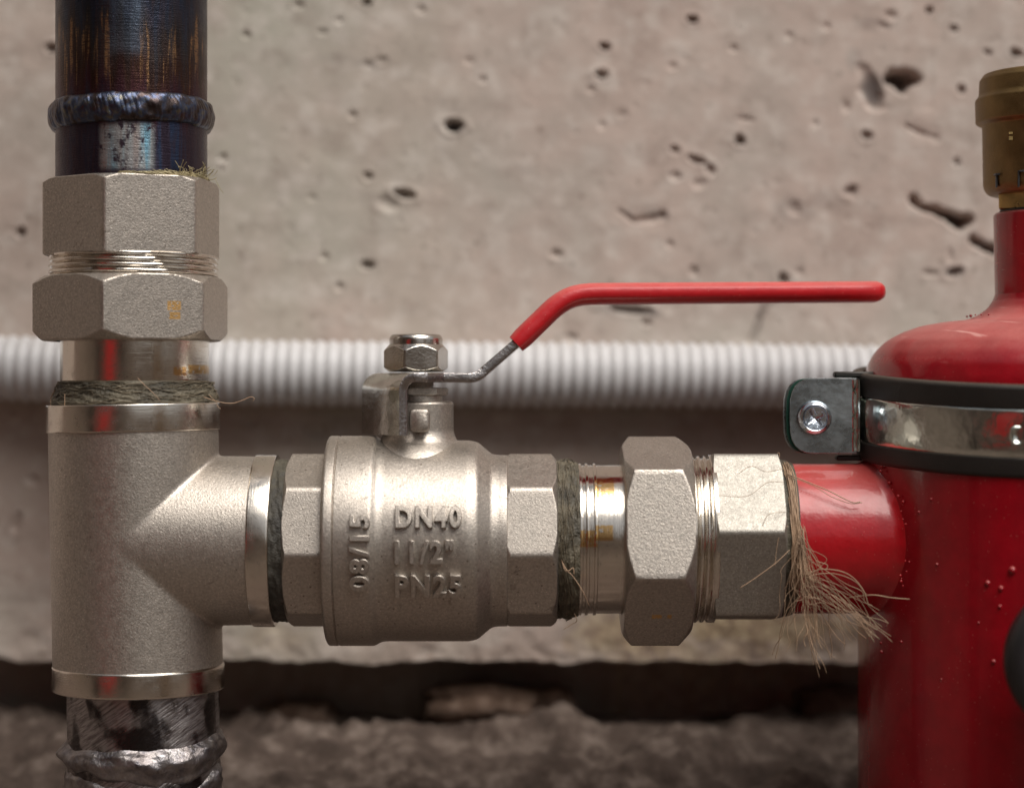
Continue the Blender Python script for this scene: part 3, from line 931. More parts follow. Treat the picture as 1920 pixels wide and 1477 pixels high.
# lever ------------------------------------------------------------
LV = thing("lever_handle", "bent chromed steel lever with a long red vinyl grip", "lever", 780, 1200, 0)
bpy.data.objects.remove(LV)
def P3(a, b, d): return (vx(a), d, vz(b))
near, far = [], []
def st(nx_, nd, fx, fd, y, yf=None): near.append(P3(nx_, y, nd)); far.append(P3(fx, yf if yf is not None else y, fd))
for y in (814, 800, 780, 760, 740, 732): st(762, -106, 683, 36, y)
for k in range(1, 9):        # outer bend
    a = PI / 2 * k / 8
    st(762 + 24 * (1 - math.cos(a)), -106, 683 + 24 * (1 - math.cos(a)), 36, 732 - 24 * math.sin(a))
st(796, -104, 726, 44, 708)
st(806, -98, 766, 52, 708)
st(817, -72, 800, 56, 708)
st(834, -52, 828, 54, 708)
for x in (850, 865, 878): st(x, -50, x, 50, 708 + (x - 850) * 0.03)
for k in range(1, 9):
    a = R(47) * k / 8
    st(878 + 40 * math.sin(a), -50 + 6 * k / 8, 878 + 40 * math.sin(a), 50 + 6 * k / 8, 709 - 40 * (1 - math.cos(a)))
x1, y1 = 878 + 40 * math.sin(R(47)), 709 - 40 * (1 - math.cos(R(47)))
for k in range(1, 6):
    tt = k / 5
    st(x1 + (1000 - x1) * tt, -44 + 8 * tt, x1 + (1000 - x1) * tt, 56 + 8 * tt, y1 + (616 - y1) * tt)
# split head tab (dull) and strip (chrome): same bar, one part
mb = MB(); mb.ribbon(near, far, 17.5, bev=2.2)
lev = mb.build("lever_bar", LEVER, V, smooth=30)
lev.data.materials.append(LEVERF)
for pl in lev.data.polygons:     # outer sheet face of the head is the dull rolled surface, the sheared edge is bright
    c_ = pl.center / S
    if pl.normal.x < -0.45 or (pl.normal.z > 0.75 and c_.x < 60): 
        if pl.area > 20 * S * S: pl.material_index = 1
gn, gf = [], []
def gs(x, y, hw, d):
    q_ = 1 + d / D; x = 960 + (x - 960) * q_; y = 738.5 + (y - 738.5) * q_
    gn.append(P3(x, y, d - hw)); gf.append(P3(x, y, d + hw))
ths = []
a0 = math.atan2(640 - 560, 1050 - 975)
cl = [(968, 645)]
for k in range(1, 5): cl.append((968 + (1030 - 968) * k / 5, 645 + (585 - 645) * k / 5))
# bend arc
cl += [(1030, 585), (1040, 576), (1051, 568), (1063, 561), (1076, 556), (1090, 553), (1106, 551.5), (1125, 551)]
for k in range(1, 15): cl.append((1125 + (1640 - 1125) * k / 14, 551 - 3.5 * k / 14))
cl += [(1648, 547.4), (1654, 547.2), (1657, 547)]
thick = []
for i, (x, y) in enumerate(cl):
    d = max(0, x - 960) * 0.16
    hw = 56; th = 40.0
    if i == 0: th = 36; hw = 54
    if x > 1641: th = {1648: 34, 1654: 25, 1657: 12}[int(x)]; hw = {1648: 50, 1654: 38, 1657: 20}[int(x)]
    gs(x, y, hw, d); thick.append(th)
mb = MB(); mb.ribbon(gn, gf, lambda i: thick[i], cs=(3.2, 2.7))
mb.build("red_grip", GRIP, V, smooth=50)

# lock nut on the stem
mb = MB(); hexnut(mb, vz(697), vz(645), 53.5, R(-17), ch=(9, 14), rc=(50, 49), bore=20, p=70, segs=192, edge=1)
mb.build("lock_nut", CHROME, V, smooth=32)
mb = MB(); mb.lathe(fillet([(vz(650), 50), (vz(634), 50), (vz(627), 45), (vz(627), 27)], [0, 5, 4, 0], 5), 96)
mb.lathe([(vz(627), 27), (vz(634), 25), (vz(634), 1)], 96)
mb.build("nut_collar", CHROME, V, smooth=60)

# raised cast lettering wrapped on the body
def letters(txt, x0, x1, y0, y1, rad, rotz=False, name="lettering", relief=13):
    cu = bpy.data.curves.new("t", 'FONT')
    cu.body = txt
    cu.size = 60
    cu.offset = 1.7
    cu.extrude = 3
    cu.bevel_depth = 1.6
    cu.bevel_resolution = 2
    cu.resolution_u = 5
    cu.space_character = 1.2
    to = bpy.data.objects.new("t", cu)
    COL.objects.link(to)
    bpy.context.view_layer.update()
    me = bpy.data.meshes.new_from_object(to.evaluated_get(bpy.context.evaluated_depsgraph_get()))
    bpy.data.objects.remove(to)
    co = np.empty(len(me.vertices) * 3); me.vertices.foreach_get('co', co); co = co.reshape(-1, 3)
    u = (co[:, 0] - co[:, 0].min()) / np.ptp(co[:, 0]); v = (co[:, 1] - co[:, 1].min()) / np.ptp(co[:, 1])
    wz = (co[:, 2] - co[:, 2].min()) / np.ptp(co[:, 2])
    if rotz: sx = x0 + (x1 - x0) * (1 - v); sy = y1 + (y0 - y1) * u
    else: sx = x0 + (x1 - x0) * u; sy = y1 + (y0 - y1) * v
    zz = (1013 - sy)
    kf = (D - rad * np.sqrt(np.clip(1 - (zz / rad) ** 2, 0, 1))) / D
    sx = 960 + (sx - 960) * kf; zz = 1013 - (738.5 + (sy - 738.5) * kf)
    ang = np.arcsin(np.clip(zz / (rad + 3), -1, 1))
    rr_ = rad - 3 + wz * (relief + 3)
    out = np.stack([(sx - 780), -np.cos(ang) * rr_, AXZ + np.sin(ang) * rr_], -1) * S
    me.vertices.foreach_set('co', out.ravel()); me.update()
    me.materials.clear(); me.materials.append(CAST3)
    me.shade_smooth(); me.set_sharp_from_angle(angle=R(75))
    o = bpy.data.objects.new(name, me); COL.objects.link(o); o.parent = V
    o['label'] = "raised cast letters " + txt
    return o
letters("DN40", 741, 866, 950, 991, 187.5)
letters("11/2\"", 740, 851, 1011, 1056, 187.5)
letters("PN25", 741, 866, 1074, 1115, 187.5)
letters("08/15", 655, 694, 966, 1104, 196, rotz=True)

# ================================================================== RIGHT UNION
Q = thing("pipe_union", "nickel plated pipe union on the horizontal run, between the valve and the red tank", "pipe union", 1235, 1200, 0, "nickel pipe unions")
def qx(a): return a - 1235
def qz(a): return 1200 - a
c_ = (0, qz(1010))
mb = MB(); mb.lathe(fillet([(qx(1082), 130), (qx(1082), 139), (qx(1180), 139)], 1), 128, 'X', c=c_)
mb.build("sleeve", SLVX, Q)
mb = MB()
for xx in (1086, 1098, 1113): mb.lathe(fillet([(qx(xx - 4.5), 134), (qx(xx - 3), 142.5), (qx(xx + 3), 142.5), (qx(xx + 4.5), 134)], 1.5), 128, 'X', c=c_)
mb.build("sleeve_ridges", SLVX, Q)
mb = MB(); hexnut(mb, qx(1165), qx(1293), 172.5, R(16.5), axis='X', c=(0, qz(1012)), ch=(17, 25), rc=(175, 172), bore=139, p=150)
mb.v = [(x + (0), y, z) for x, y, z in mb.v]
mb.build("union_nut", mat_cast("cast nickel nut with worn specks", grain=2.8, gd=0.55, grime=0.5, patches=((-20, -2, 52, 60), (8, 16, 52, 60))), Q, smooth=32)
mb = MB(); thread(mb, qx(1286), qx(1336), 156, 6, 11.5, 'X', c=(0, qz(1010))); mb.build("male_thread", POLX, Q, smooth=50)
mb = MB(); mb.lathe(fillet([(qx(1326), 140), (qx(1326), 157), (qx(1336), 157), (qx(1336), 150)], 2), 128, 'X', c=(0, qz(1009))); mb.build("flange_rim", SLVX, Q)
mb = MB(); hexnut(mb, qx(1328), qx(1457), 150, R(-7.5), axis='X', c=(0, qz(1008)), ch=(5, 8), rc=(153, 156), bore=139, p=70)
mb.build("hex_body", mat_cast("cast nickel bushing", grain=2.3, gd=0.4, grime=0.4, base=(0.45, 0.425, 0.38), rough=0.5), Q, smooth=32)

# ================================================================== HEMP AND PASTE
def cat(pts, n=8):
    out = []
    P = [Vector(p) for p in pts]
    P = [P[0] * 2 - P[1]] + P + [P[-1] * 2 - P[-2]]
    for i in range(1, len(P) - 2):
        for k in range(n):
            t_ = k / n
            a, b, c, d = P[i - 1], P[i], P[i + 1], P[i + 2]
            out.append(0.5 * ((2 * b) + (c - a) * t_ + (2 * a - 5 * b + 4 * c - d) * t_ ** 2 + (3 * b - a - 3 * c + d) * t_ ** 3))
    out.append(P[-2])
    return [tuple(p) for p in out]

# paste ring between tee and valve
o = thing("jointing_paste", "dark grey jointing paste in the gap between tee collar and valve inlet", "joint sealant", 525, 1160, 0, "sealed joints")
mb = MB(); mb.surf(lambda p, h: 151 + 3.5 * nz(math.cos(p) * 9, math.sin(p) * 9, h / 6) , list(np.linspace(-10, 20, 14)), 300, 'X', c=(0, 147))
mb.build("paste_ring", SEAL, o, smooth=180)

def wrap_strands(mb, n, h0, h1, rfun, axis, c, rad, wob=2.2, seed=0, phr=(-100, 100), length=(30, 120), drift=6):
    rd = random.Random(seed)
    for _ in range(n):
        p0 = R(rd.uniform(*phr)); ln = R(rd.uniform(*length)); h = rd.uniform(h0, h1); dr = rd.uniform(-drift, drift)
        m = max(6, int(ln / 0.07)); pts = []
        s1, s2 = rd.uniform(0, 99), rd.uniform(0, 99)
        for i in range(m + 1):
            t_ = i / m; p = p0 + ln * t_
            hh = min(max(h + dr * t_ + wob * 2.4 * nz(t_ * 4, s1), h0), h1)
            r = rfun(hh) + 0.8 + abs(wob * 1.6 * nz(t_ * 5, s2))
            a, b = r * math.sin(p), r * math.cos(p)
            pts.append((c[0] + a, c[1] - b, hh) if axis == 'Z' else (hh, c[0] - b, c[1] - a))
        mb.tube(pts, rad * rd.uniform(0.6, 1.2), 4)

# hemp above tee collar
H1 = thing("hemp_packing", "dark pasted hemp wrapped round the thread just above the tee", "hemp packing", 254, 760, 0, "hemp packed joints")
rf1 = lambda h: 155 - max(0, h) * 0.27 - (3 if h < 3 else 0)
mb = MB(); mb.surf(lambda p, h: (rf1(h) if h < 45 else 130) + 3.4 * nz(math.cos(p) * 7, math.sin(p) * 7, h / 5) + 2 * nz(p * 40, h / 3), list(np.linspace(-2, 46, 26)), 420)
mb.build("packing_body", HEMPW, H1, smooth=180)
mb = MB(); wrap_strands(mb, 50, 0, 44, rf1, 'Z', (0, 0), 0.75, wob=3.6, seed=5, drift=16, length=(15, 80))
mb.build("fibres", HEMPD, H1, smooth=180, kind='stuff')
mb = MB()
mb.tube(cat([(138, -70, 16), (160, -60, 8), (185, -50, 4), (205, -50, 9), (222, -52, 16), (229, -52, 13), (226, -50, 8)]), 0.8, 4)
mb.tube(cat([(146, -60, 20), (158, -60, 8), (163, -60, -2), (168, -60, -6)]), 0.6, 4)
mb.tube(cat([(-110, -108, 22), (-109, -112, 8), (-110, -112, -3)]), 0.8, 4)
mb.tube(cat([(30, -146, 50), (42, -148, 38), (60, -152, 22), (72, -152, 8)]), 0.6, 4)
mb.tube(cat([(-150, -40, -4), (-152, -30, 14), (-142, -40, 30), (-134, -50, 46)]), 0.9, 4)
mb.build("loose_fibres", HEMP, H1, smooth=180, kind='stuff')

# hemp tuft on top of the upper hex
H2 = thing("hemp_packing", "frayed yellowish hemp tuft sticking out on top of the riser union", "hemp packing", 246, 341, 0, "hemp packed joints")
rd = random.Random(3)
mb = MB(); mb2 = MB()
for i in range(150):
    p0 = R(rd.uniform(0, 68)); ln = R(rd.uniform(8, 38)); m = 9; pts = []
    s1, s2 = rd.uniform(0, 99), rd.uniform(0, 99)
    dens = 1 if p0 > R(25) else 0.5
    for k in range(m + 1):
        t_ = k / m; p = p0 + ln * t_
        r = 143 + 5 * abs(nz(t_ * 3, s1)) + (t_ * rd.uniform(0, 3))
        h = 1 + 15 * dens * abs(nz(t_ * 3.2, s2)) * (1 if p < R(80) else 0.6) 
        pts.append((r * math.sin(p), -r * math.cos(p), h))
    mb.tube(pts, rd.uniform(0.5, 1.1), 4)
for i in range(34):
    p0 = R(rd.uniform(45, 88)); r = 146
    b = Vector((r * math.sin(p0), -r * math.cos(p0), 3))
    dv = Vector((rd.uniform(-0.5, 1.2), rd.uniform(-0.8, 0.3), rd.uniform(0.1, 1.2))).normalized() * rd.uniform(10, 34)
    k1 = Vector((rd.uniform(-5, 5), rd.uniform(-5, 5), rd.uniform(-3, 7)))
    mb2.tube(cat([b, b + dv * 0.5 + k1, b + dv], 5), rd.uniform(0.45, 0.8), 4)
mb2.tube(cat([(160, -20, 4), (168, -22, -12), (176, -20, -24)], 5), 0.5, 4)
mb.build("fibres", HEMPG, H2, smooth=180, kind='stuff')
mb2.build("frayed_ends", HEMPG, H2, smooth=180, kind='stuff')

# hemp right of the valve outlet
H3 = thing("hemp_packing", "olive brown hemp and paste packed between valve outlet and plated sleeve", "hemp packing", 1064, 1160, 0, "hemp packed joints")
cz = 150
rf3 = lambda h: 149 - abs(h) * 0.12 - (max(0, h) * 0.22)
mb = MB(); mb.surf(lambda p, h: rf3(h) + 3.2 * nz(math.cos(p) * 8, math.sin(p) * 8, h / 6) + 1.6 * nz(p * 38, h / 3), list(np.linspace(-24, 20, 24)), 420, 'X', c=(0, cz))
mb.build("packing_body", HEMPW, H3, smooth=180)
mb = MB(); wrap_strands(mb, 50, -20, 16, rf3, 'X', (0, cz), 0.7, wob=3.2, seed=9, drift=14, length=(15, 80))
mb.build("fibres", HEMPD, H3, smooth=180, kind='stuff')
mb = MB()
mb.tube(cat([(-16, -143, 128), (-9, -150, 105), (4, -150, 95), (24, -148, 65), (36, -130, 38)]), 0.8, 4)
mb.tube(cat([(-14, -146, 120), (-4, -152, 103), (6, -151, 108), (8, -151, 96)]), 0.9, 4)
mb.tube(cat([(10, -120, 22), (14, -110, 8), (6, -105, 2), (-10, -105, -8)]), 0.6, 4)
mb.build("loose_fibres", HEMP, H3, smooth=180, kind='stuff')

# long hemp tuft hanging from the right union
H4 = thing("hemp_packing", "long blond hemp tuft spilling over the red stub beside the right union", "hemp packing", 1475, 1200, 0, "hemp packed joints")
def hx(a): return a - 1475
def hz(a): return 1200 - a
mb = MB(); mb.surf(lambda p, h: 147 - max(0, h + 8) * 0.35 + 2.5 * nz(math.cos(p) * 8, math.sin(p) * 8, h / 6), list(np.linspace(-18, 8, 12)), 300, 'X', c=(0, hz(1009)))
mb.build("packing_body", HEMPW, H4, smooth=180)
mb = MB(); rd = random.Random(12)
AXH = hz(1009)
def fx(a): return 960 + (a - 960) * 0.960 - 1475
def fz(a): return 1200 - (738.5 + (a - 738.5) * 0.960)
R0 = 152
def onring(p, h, r=R0): return (h, -r * math.cos(p), AXH - r * math.sin(p))
for i in range(80):          # bundle lying round the end face of the bushing
    p0 = R(rd.uniform(-82, -20)); p1 = R(rd.uniform(5, 42)); m = 14; pts = []
    s1, s2 = rd.uniform(0, 99), rd.uniform(0, 99); h0 = rd.uniform(-12, -2); h1 = rd.uniform(-8, 10)
    for k in range(m + 1):
        t_ = k / m; p = p0 + (p1 - p0) * t_
        r = R0 - 5 + 9 * abs(nz(t_ * 3, s1)) + 5 * t_
        pts.append(onring(p, h0 + (h1 - h0) * t_ + 7 * nz(t_ * 3, s2), r))
    mb.tube(pts, rd.uniform(0.55, 1.15), 4)
mb.build("bundle", HEMP, H4, smooth=180, kind='stuff')
mb = MB()
ENDS = [(1664, 1196, -190), (1658, 1180, -190), (1640, 1175, -185), (1626, 1200, -175), (1620, 1185, -170), (1598, 1212, -165), (1590, 1205, -160), (1565, 1232, -160), (1538, 1255, -160), (1535, 1250, -150),
        (1450, 1233, -150), (1478, 1215, -150), (1512, 1200, -160), (1500, 1190, -160), (1520, 1205, -160), (1488, 1212, -160), (1560, 1190, -170), (1600, 1178, -175), (1647, 1140, -190),
        (1595, 1172, -170), (1628, 1128, -190), (1662, 1190, -185), (1612, 1196, -180), (1546, 1225, -160), (1505, 1165, -165), (1476, 1126, -165), (1530, 1190, -165), (1562, 1235, -165), (1530, 1170, -165)]
def strand(ex, ey, ed, j, kj, rad):
    kx, ky = 1508 + rd.gauss(0, kj * .9), 1085 + rd.gauss(0, kj * 1.7)
    e = Vector((fx(ex + rd.gauss(0, j)), ed + rd.uniform(-25, 25), fz(ey + rd.gauss(0, j))))
    k0 = Vector((fx(kx), -168 + rd.uniform(-10, 10), fz(ky)))
    a = Vector(onring(R(rd.uniform(-14, 10)), rd.uniform(0, 14), R0 + 5))
    pts = [a, k0]
    w_ = Vector((rd.uniform(-16, 16), 0, rd.uniform(-8, 16)))
    for t_ in (0.25, 0.5, 0.72, 0.88):
        pts.append(k0.lerp(e, t_) + w_ * math.sin(PI * t_) + Vector((rd.gauss(0, 2.6), rd.gauss(0, 4), rd.gauss(0, 2.6))))
    if rd.random() < 0.25: e = e + Vector((rd.uniform(-10, 4), 0, rd.uniform(-3, 9)))
    pts.append(e)
    mb.tube(cat(pts, 6), rad * 1.0, 4)
for (ex, ey, ed) in ENDS: strand(ex, ey, ed, 5, 10, rd.uniform(0.4, 0.66))
for i in range(13): strand(1655 + rd.uniform(-30, 8), 1188 + rd.uniform(-16, 8), -188, 7, 9, rd.uniform(0.32, 0.6))   # main lock to the lower right
for i in range(14): strand(1545, 1212, -160, 30, 14, rd.uniform(0.3, 0.5))
for (ex, ey) in ((1538, 1256), (1534, 1250), (1450, 1232), (1595, 1216), (1626, 1202), (1562, 1236), (1512, 1206)): strand(ex, ey, -150, 3, 8, 0.75)
for i in range(8): strand(1488, 1150, -160, 24, 22, rd.uniform(0.3, 0.5))
for i in range(6): strand(1560, 1150, -170, 26, 16, rd.uniform(0.3, 0.5))
# arching hairs
mb.tube(cat([(fx(1510), -170, fz(1078)), (fx(1535), -175, fz(1066)), (fx(1570), -180, fz(1068)), (fx(1595), -185, fz(1080)), (fx(1615), -185, fz(1105)), (fx(1625), -185, fz(1135))]), 0.8, 4)
mb.tube(cat([(fx(1508), -170, fz(1085)), (fx(1530), -175, fz(1075)), (fx(1565), -180, fz(1074)), (fx(1600), -185, fz(1088)), (fx(1622), -185, fz(1115))]), 0.7, 4)
mb.tube(cat([(fx(1492), -160, fz(1015)), (fx(1515), -165, fz(1030)), (fx(1530), -165, fz(1050)), (fx(1550), -165, fz(1058)), (fx(1548), -165, fz(1068))]), 0.7, 4)
mb.tube(cat([(fx(1478), -90, fz(888)), (fx(1520), -110, fz(905)), (fx(1560), -125, fz(922)), (fx(1600), -135, fz(942)), (fx(1618), -135, fz(942))]), 0.9, 4)
mb.tube(cat([(fx(1480), -95, fz(892)), (fx(1530), -118, fz(912)), (fx(1565), -128, fz(933)), (fx(1600), -135, fz(945)), (fx(1622), -135, fz(943))]), 0.6, 4)
mb.tube(cat([(fx(1590), -160, fz(1120)), (fx(1630), -190, fz(1112)), (fx(1665), -190, fz(1117)), (fx(1700), -190, fz(1120))]), 0.9, 4)
mb.tube(cat([(fx(1480), -166, fz(1030)), (fx(1452), -172, fz(1055)), (fx(1415), -172, fz(1082)), (fx(1386), -172, fz(1101))]), 0.8, 4)
mb.tube(cat([(fx(1478), -158, fz(985)), (fx(1462), -166, fz(1000)), (fx(1455), -168, fz(1030)), (fx(1452), -168, fz(1062))]), 0.6, 4)
mb.tube(cat([(fx(1472), -140, fz(905)), (fx(1440), -150, fz(905)), (fx(1400), -160, fz(930)), (fx(1342), -160, fz(928))]), 0.5, 4)
mb.tube(cat([(fx(1474), -120, fz(880)), (fx(1440), -130, fz(885)), (fx(1412), -130, fz(875)), (fx(1385), -140, fz(890))]), 0.5, 4)
mb.tube(cat([(fx(1466), -40, fz(866)), (fx(1473), -50, fz(852)), (fx(1476), -50, fz(858)), (fx(1470), -50, fz(870))]), 0.6, 4)
mb.tube(cat([(fx(1476), -150, fz(960)), (fx(1440), -162, fz(965)), (fx(1425), -165, fz(995)), (fx(1410), -166, fz(1012))]), 0.5, 4)
mb.build("frayed_ends", HEMP, H4, smooth=180, kind='stuff')

# ================================================================== RED TANK
TD = 40.0; KT = (D + TD) / D; TXC = 1968.0
K = thing("red_tank", "glossy red painted steel air separator tank with domed top", "tank", TXC, 1760, TD)
def kz(a): return (1760 - a) * KT
TR = 355 * KT
mb = MB(); mb.lathe([(-60, TR), (kz(1500), TR), (kz(1200), TR), (kz(900), TR), (kz(840), TR)], 200)
mb.build("tank_shell", REDP, K)
prof = [(kz(830), 350), (kz(712), 346), (kz(682), 337), (kz(660), 324), (kz(640), 304), (kz(624), 276), (kz(611), 240), (kz(604), 200), (kz(600), 156), (kz(592), 134), (kz(578), 114), (kz(562), 104), (kz(552), 101)]
mb = MB(); mb.lathe(fillet([(h, r * KT) for h, r in prof], 9, 5), 200); mb.build("domed_top", REDP, K, smooth=180)
mb = MB(); mb.lathe(fillet([(kz(575), 100 * KT), (kz(403), 103 * KT), (kz(399), 99 * KT), (kz(399), 60)], 3), 128); mb.build("neck", REDP, K)
# weld beads round the neck foot
mb = MB()
rd = random.Random(8)
for i in range(12):
    p = R(rd.uniform(-120, 120)); rr_ = (150 + rd.uniform(-7, 7)) * KT; s_ = rd.uniform(1.5, 3.2)
    mb.surf(lambda a, h, s_=s_: math.sqrt(max(0.01, s_ * s_ - h * h)), [-s_ * .99, -s_ * .5, 0, s_ * .5, s_ * .99], 8)
    m = 40
    for q in range(len(mb.v) - m, len(mb.v)):
        x, y, z = mb.v[q]; mb.v[q] = (x + rr_ * math.sin(p), y - rr_ * math.cos(p), z + kz(592))
def dome(mb, c, s_, n=10):
    st_ = len(mb.v)
    mb.surf(lambda a, h: math.sqrt(max(0.01, s_ * s_ - h * h)), [-s_ * .99, -s_ * .8, -s_ * .4, 0, s_ * .4, s_ * .8, s_ * .99], n)
    for q in range(st_, len(mb.v)):
        x, y, z = mb.v[q]; mb.v[q] = (x + c[0], y + c[1], z + c[2])
def on_tank(pxx, pyy):
    """point of the tank front under a picture position (front half)"""
    for _ in range(1):
        y = -250.0
        for _ in range(12):
            kk_ = (D + TD + y) / D
            x = (pxx - 960) * kk_ - (TXC - 960) * KT
            y = -math.sqrt(max(1, TR * TR - x * x))
        kk_ = (D + TD + y) / D
        z = (738.5 - pyy) * kk_ - (738.5 - 1760) * KT
        return (x, y, z)
for (a, b, s_) in ((1852, 1093, 5), (1877, 1103, 5), (1898, 1069, 7), (1875, 1137, 3.5), (1863, 1240, 4), (1757, 1058, 3), (1746, 936, 3), (1835, 1167, 2), (1765, 1273, 2), (1653, 1222, 4), (1652, 1205, 3), (1690, 1203, 3), (1723, 960, 3)):
    dome(mb, on_tank(a, b), s_)
mb.build("weld_spatter", REDP, K, smooth=180, kind='stuff')
# stub pipe with fillet against the shell
sc_z = kz(1009) ; RS = 140.0
# stub axis runs at depth 0 (world), i.e. y = -TD in tank coordinates
cy = -TD
zc_world = (738.5 - 1009)          # at depth 0
cz_ = zc_world - (738.5 - 1760) * KT
x_left = (1462 - 960) - (TXC - 960) * KT
mb = MB()
F = 18.0; rows = []
NP = 220
def xseam(y): return -math.sqrt(max(0, TR * TR - y * y))
NT_ = 30
for i in range(NT_ + 1):
    row = []
    for j in range(NP):
        p = 2 * PI * j / NP
        wobble = 3.0 * nz(math.cos(p) * 5, math.sin(p) * 5, 3)
        if i <= 6:
            r = RS; yy = cy - r * math.cos(p); xe = xseam(cy - (RS) * math.cos(p)) - F
            x = x_left + (xe - x_left) * i / 6
        else:
            a = (i - 6) / (NT_ - 6) * PI / 2
            r = RS + (F - 6) * (1 - math.cos(a)) + wobble * math.sin(a) 
            yy = cy - r * math.cos(p)
            xs0 = xseam(cy - RS * math.cos(p)) - F
            x = xs0 + (xseam(yy) + 3 - xs0) * math.sin(a)
        row.append((x, yy, cz_ - r * math.sin(p)))
    rows.append(row)
mb.grid(rows, True)
mb.build("side_stub", REDS, K, smooth=180)
# paint drips and beads on the seam
mb = MB(); rd = random.Random(4)
for i in range(18):
    p = R(rd.uniform(-62, 34)); r = RS + rd.uniform(10, 26)
    yy = cy - r * math.cos(p)
    dome(mb, (xseam(yy) - rd.uniform(1, 8), yy - 1, cz_ - r * math.sin(p)), rd.uniform(1.2, 3.4), 8)
mb.build("seam_beads", REDS, K, smooth=180, kind='stuff')

# ------------------------------------------------------------------ clamp
C = thing("pipe_clamp", "rubber lined zinc plated pipe clamp with screw round the red tank", "pipe clamp", TXC, 785, TD)
def cz2(a): return (785 - a) * KT
RC = 360 * KT
lean = R(4.3); roll = R(0.2)
def ring(prof, name, mat, smooth=40):
    mb = MB(); mb.lathe(prof, 240)
    mb.rotx(lean); mb.rot(roll)
    return mb.build(name, mat, C, smooth=smooth)
ring(fillet([(cz2(742), RC - 8), (cz2(740), RC + 7), (cz2(704), RC + 8), (cz2(699), RC + 4), (cz2(697), RC - 6), (cz2(701), RC - 14)], 3), "rubber_lining", RUBBER, 180)
ring(fillet([(cz2(858), RC - 14), (cz2(860), RC + 2), (cz2(855), RC + 7), (cz2(824), RC + 8), (cz2(823), RC - 6)], 3), "rubber_lining", RUBBER, 180)
bprof = [(cz2(826), RC + 1)] + [(cz2(826 - 87 * k / 14), RC + 5.5 + 3.5 * math.sin(PI * k / 14) ** 0.5) for k in range(15)] + [(cz2(739), RC + 1)]
o = ring(bprof, "steel_band", ZINC, 180)
# ears: bent radial tabs at the left
mb = MB()
def ear(mb, d, xo, th=7):
    """vertical plate facing the camera, rounded left end"""
    x0_, x1_ = 1480 + xo, 1606; y0_, y1_ = 709, 850
    pts = []
    for k in range(13):
        a = PI / 2 + PI * k / 12
        ca, sa = math.cos(a), math.sin(a)
        pts.append((x0_ + 44 + 44 * math.copysign(abs(ca) ** 0.85, ca), (y0_ + y1_) / 2 - (y1_ - y0_) / 2 * math.copysign(abs(sa) ** 0.62, sa)))
    pts += [(x1_, y1_), (x1_, y0_)]
    kk_ = (D + TD + d) / D
    def cv(a, b): return ((a - 960) * kk_ - (TXC - 960) * KT, (738.5 - b) * kk_ - (738.5 - 785) * KT)
    loop = [cv(a, b) for a, b in pts]
    cxm = sum(p[0] for p in loop) / len(loop); czm = sum(p[1] for p in loop) / len(loop)
    rows = []
    for (dd, s_) in ((th / 2, 0.985), (th / 2 - 1.2, 1), (-th / 2 + 1.2, 1), (-th / 2, 0.985)):
        rows.append([(cxm + (a - cxm) * s_, d + dd, czm + (b - czm) * s_) for a, b in loop])
    mb.grid(rows, True, True, True)
ear(mb, -62, 0); mb.build("front_ear", ZINCE, C, smooth=35)
mb = MB(); ear(mb, -40, -12); mb.build("rear_ear", ZINCE, C, smooth=35)
mb = MB(); ear(mb, -51, -7, 10); mb.build("gap_reflection", GREENC, C, smooth=35)  # green reflection in the gap between the ears, painted on a plate
# bend between ear and band (crinkled)
mb = MB()
kk_ = (D + TD - 60) / D
bx = (1601 - 960) * kk_ - (TXC - 960) * KT
rows = []
for k in range(15):
    b = 712 + (846 - 712) * k / 14
    z = (738.5 - b) * kk_ - (738.5 - 785) * KT
    jj = 1.6 * math.sin(k * 2.4)
    rows.append([(bx - 6, -64, z), (bx - 1 + jj, -68, z), (bx + 4 + jj, -66, z), (bx + 9, -66 - 8, z), (bx + 14, -56, z), (bx, -52, z)])
mb.grid(rows, True, True, True)
mb.build("ear_bend", ZINC, C, smooth=60)
# screw
mb = MB()
kk_ = (D + TD - 70) / D
sx_ = (1527 - 960) * kk_ - (TXC - 960) * KT; sz_ = (738.5 - 783) * kk_ - (738.5 - 785) * KT
rows = []
NS = 96
def cross(u, v):
    a = math.radians(28); x = u * math.cos(a) + v * math.sin(a); y = -u * math.sin(a) + v * math.cos(a)
    w_ = 4.6 + 0.0 * abs(x)
    return 1.0 if (abs(x) < w_ and abs(y) < 17) or (abs(y) < w_ and abs(x) < 17) else (0.55 if (abs(abs(x) - abs(y)) < 3 and math.hypot(x, y) < 12) else 0.0)
for (r, y) in [(29, -66), (32, -68), (32, -74), (31, -78), (29, -81), (27, -83), (24.5, -85), (23, -84.2), (22, -82)] + [(21 - i, -82 - (20 - i) * 0.1) for i in range(0, 20)]:
    row = []
    for j in range(NS):
        p = 2 * PI * j / NS
        u, v = r * math.sin(p), r * math.cos(p)
        yy = y
        if r < 22: yy = y + 12 * cross(u, v) * (1 - 0.03 * r)
        row.append((sx_ + u, yy, sz_ + v))
    rows.append(row)
mb.grid(rows, True, False, True)
mb.build("cross_screw", SCREW, C, smooth=35)
# rubber lips that stick out behind the ear
mb = MB(); mb.box(bx - 34, bx + 40, -50, -20, cz2(708), cz2(697), 3); mb.build("rubber_lip", RUBBER, C, smooth=40)
mb = MB(); mb.box(bx - 30, bx + 40, -50, -20, cz2(862), cz2(852), 3)
mb.build("rubber_lip", RUBBER, C, smooth=40)
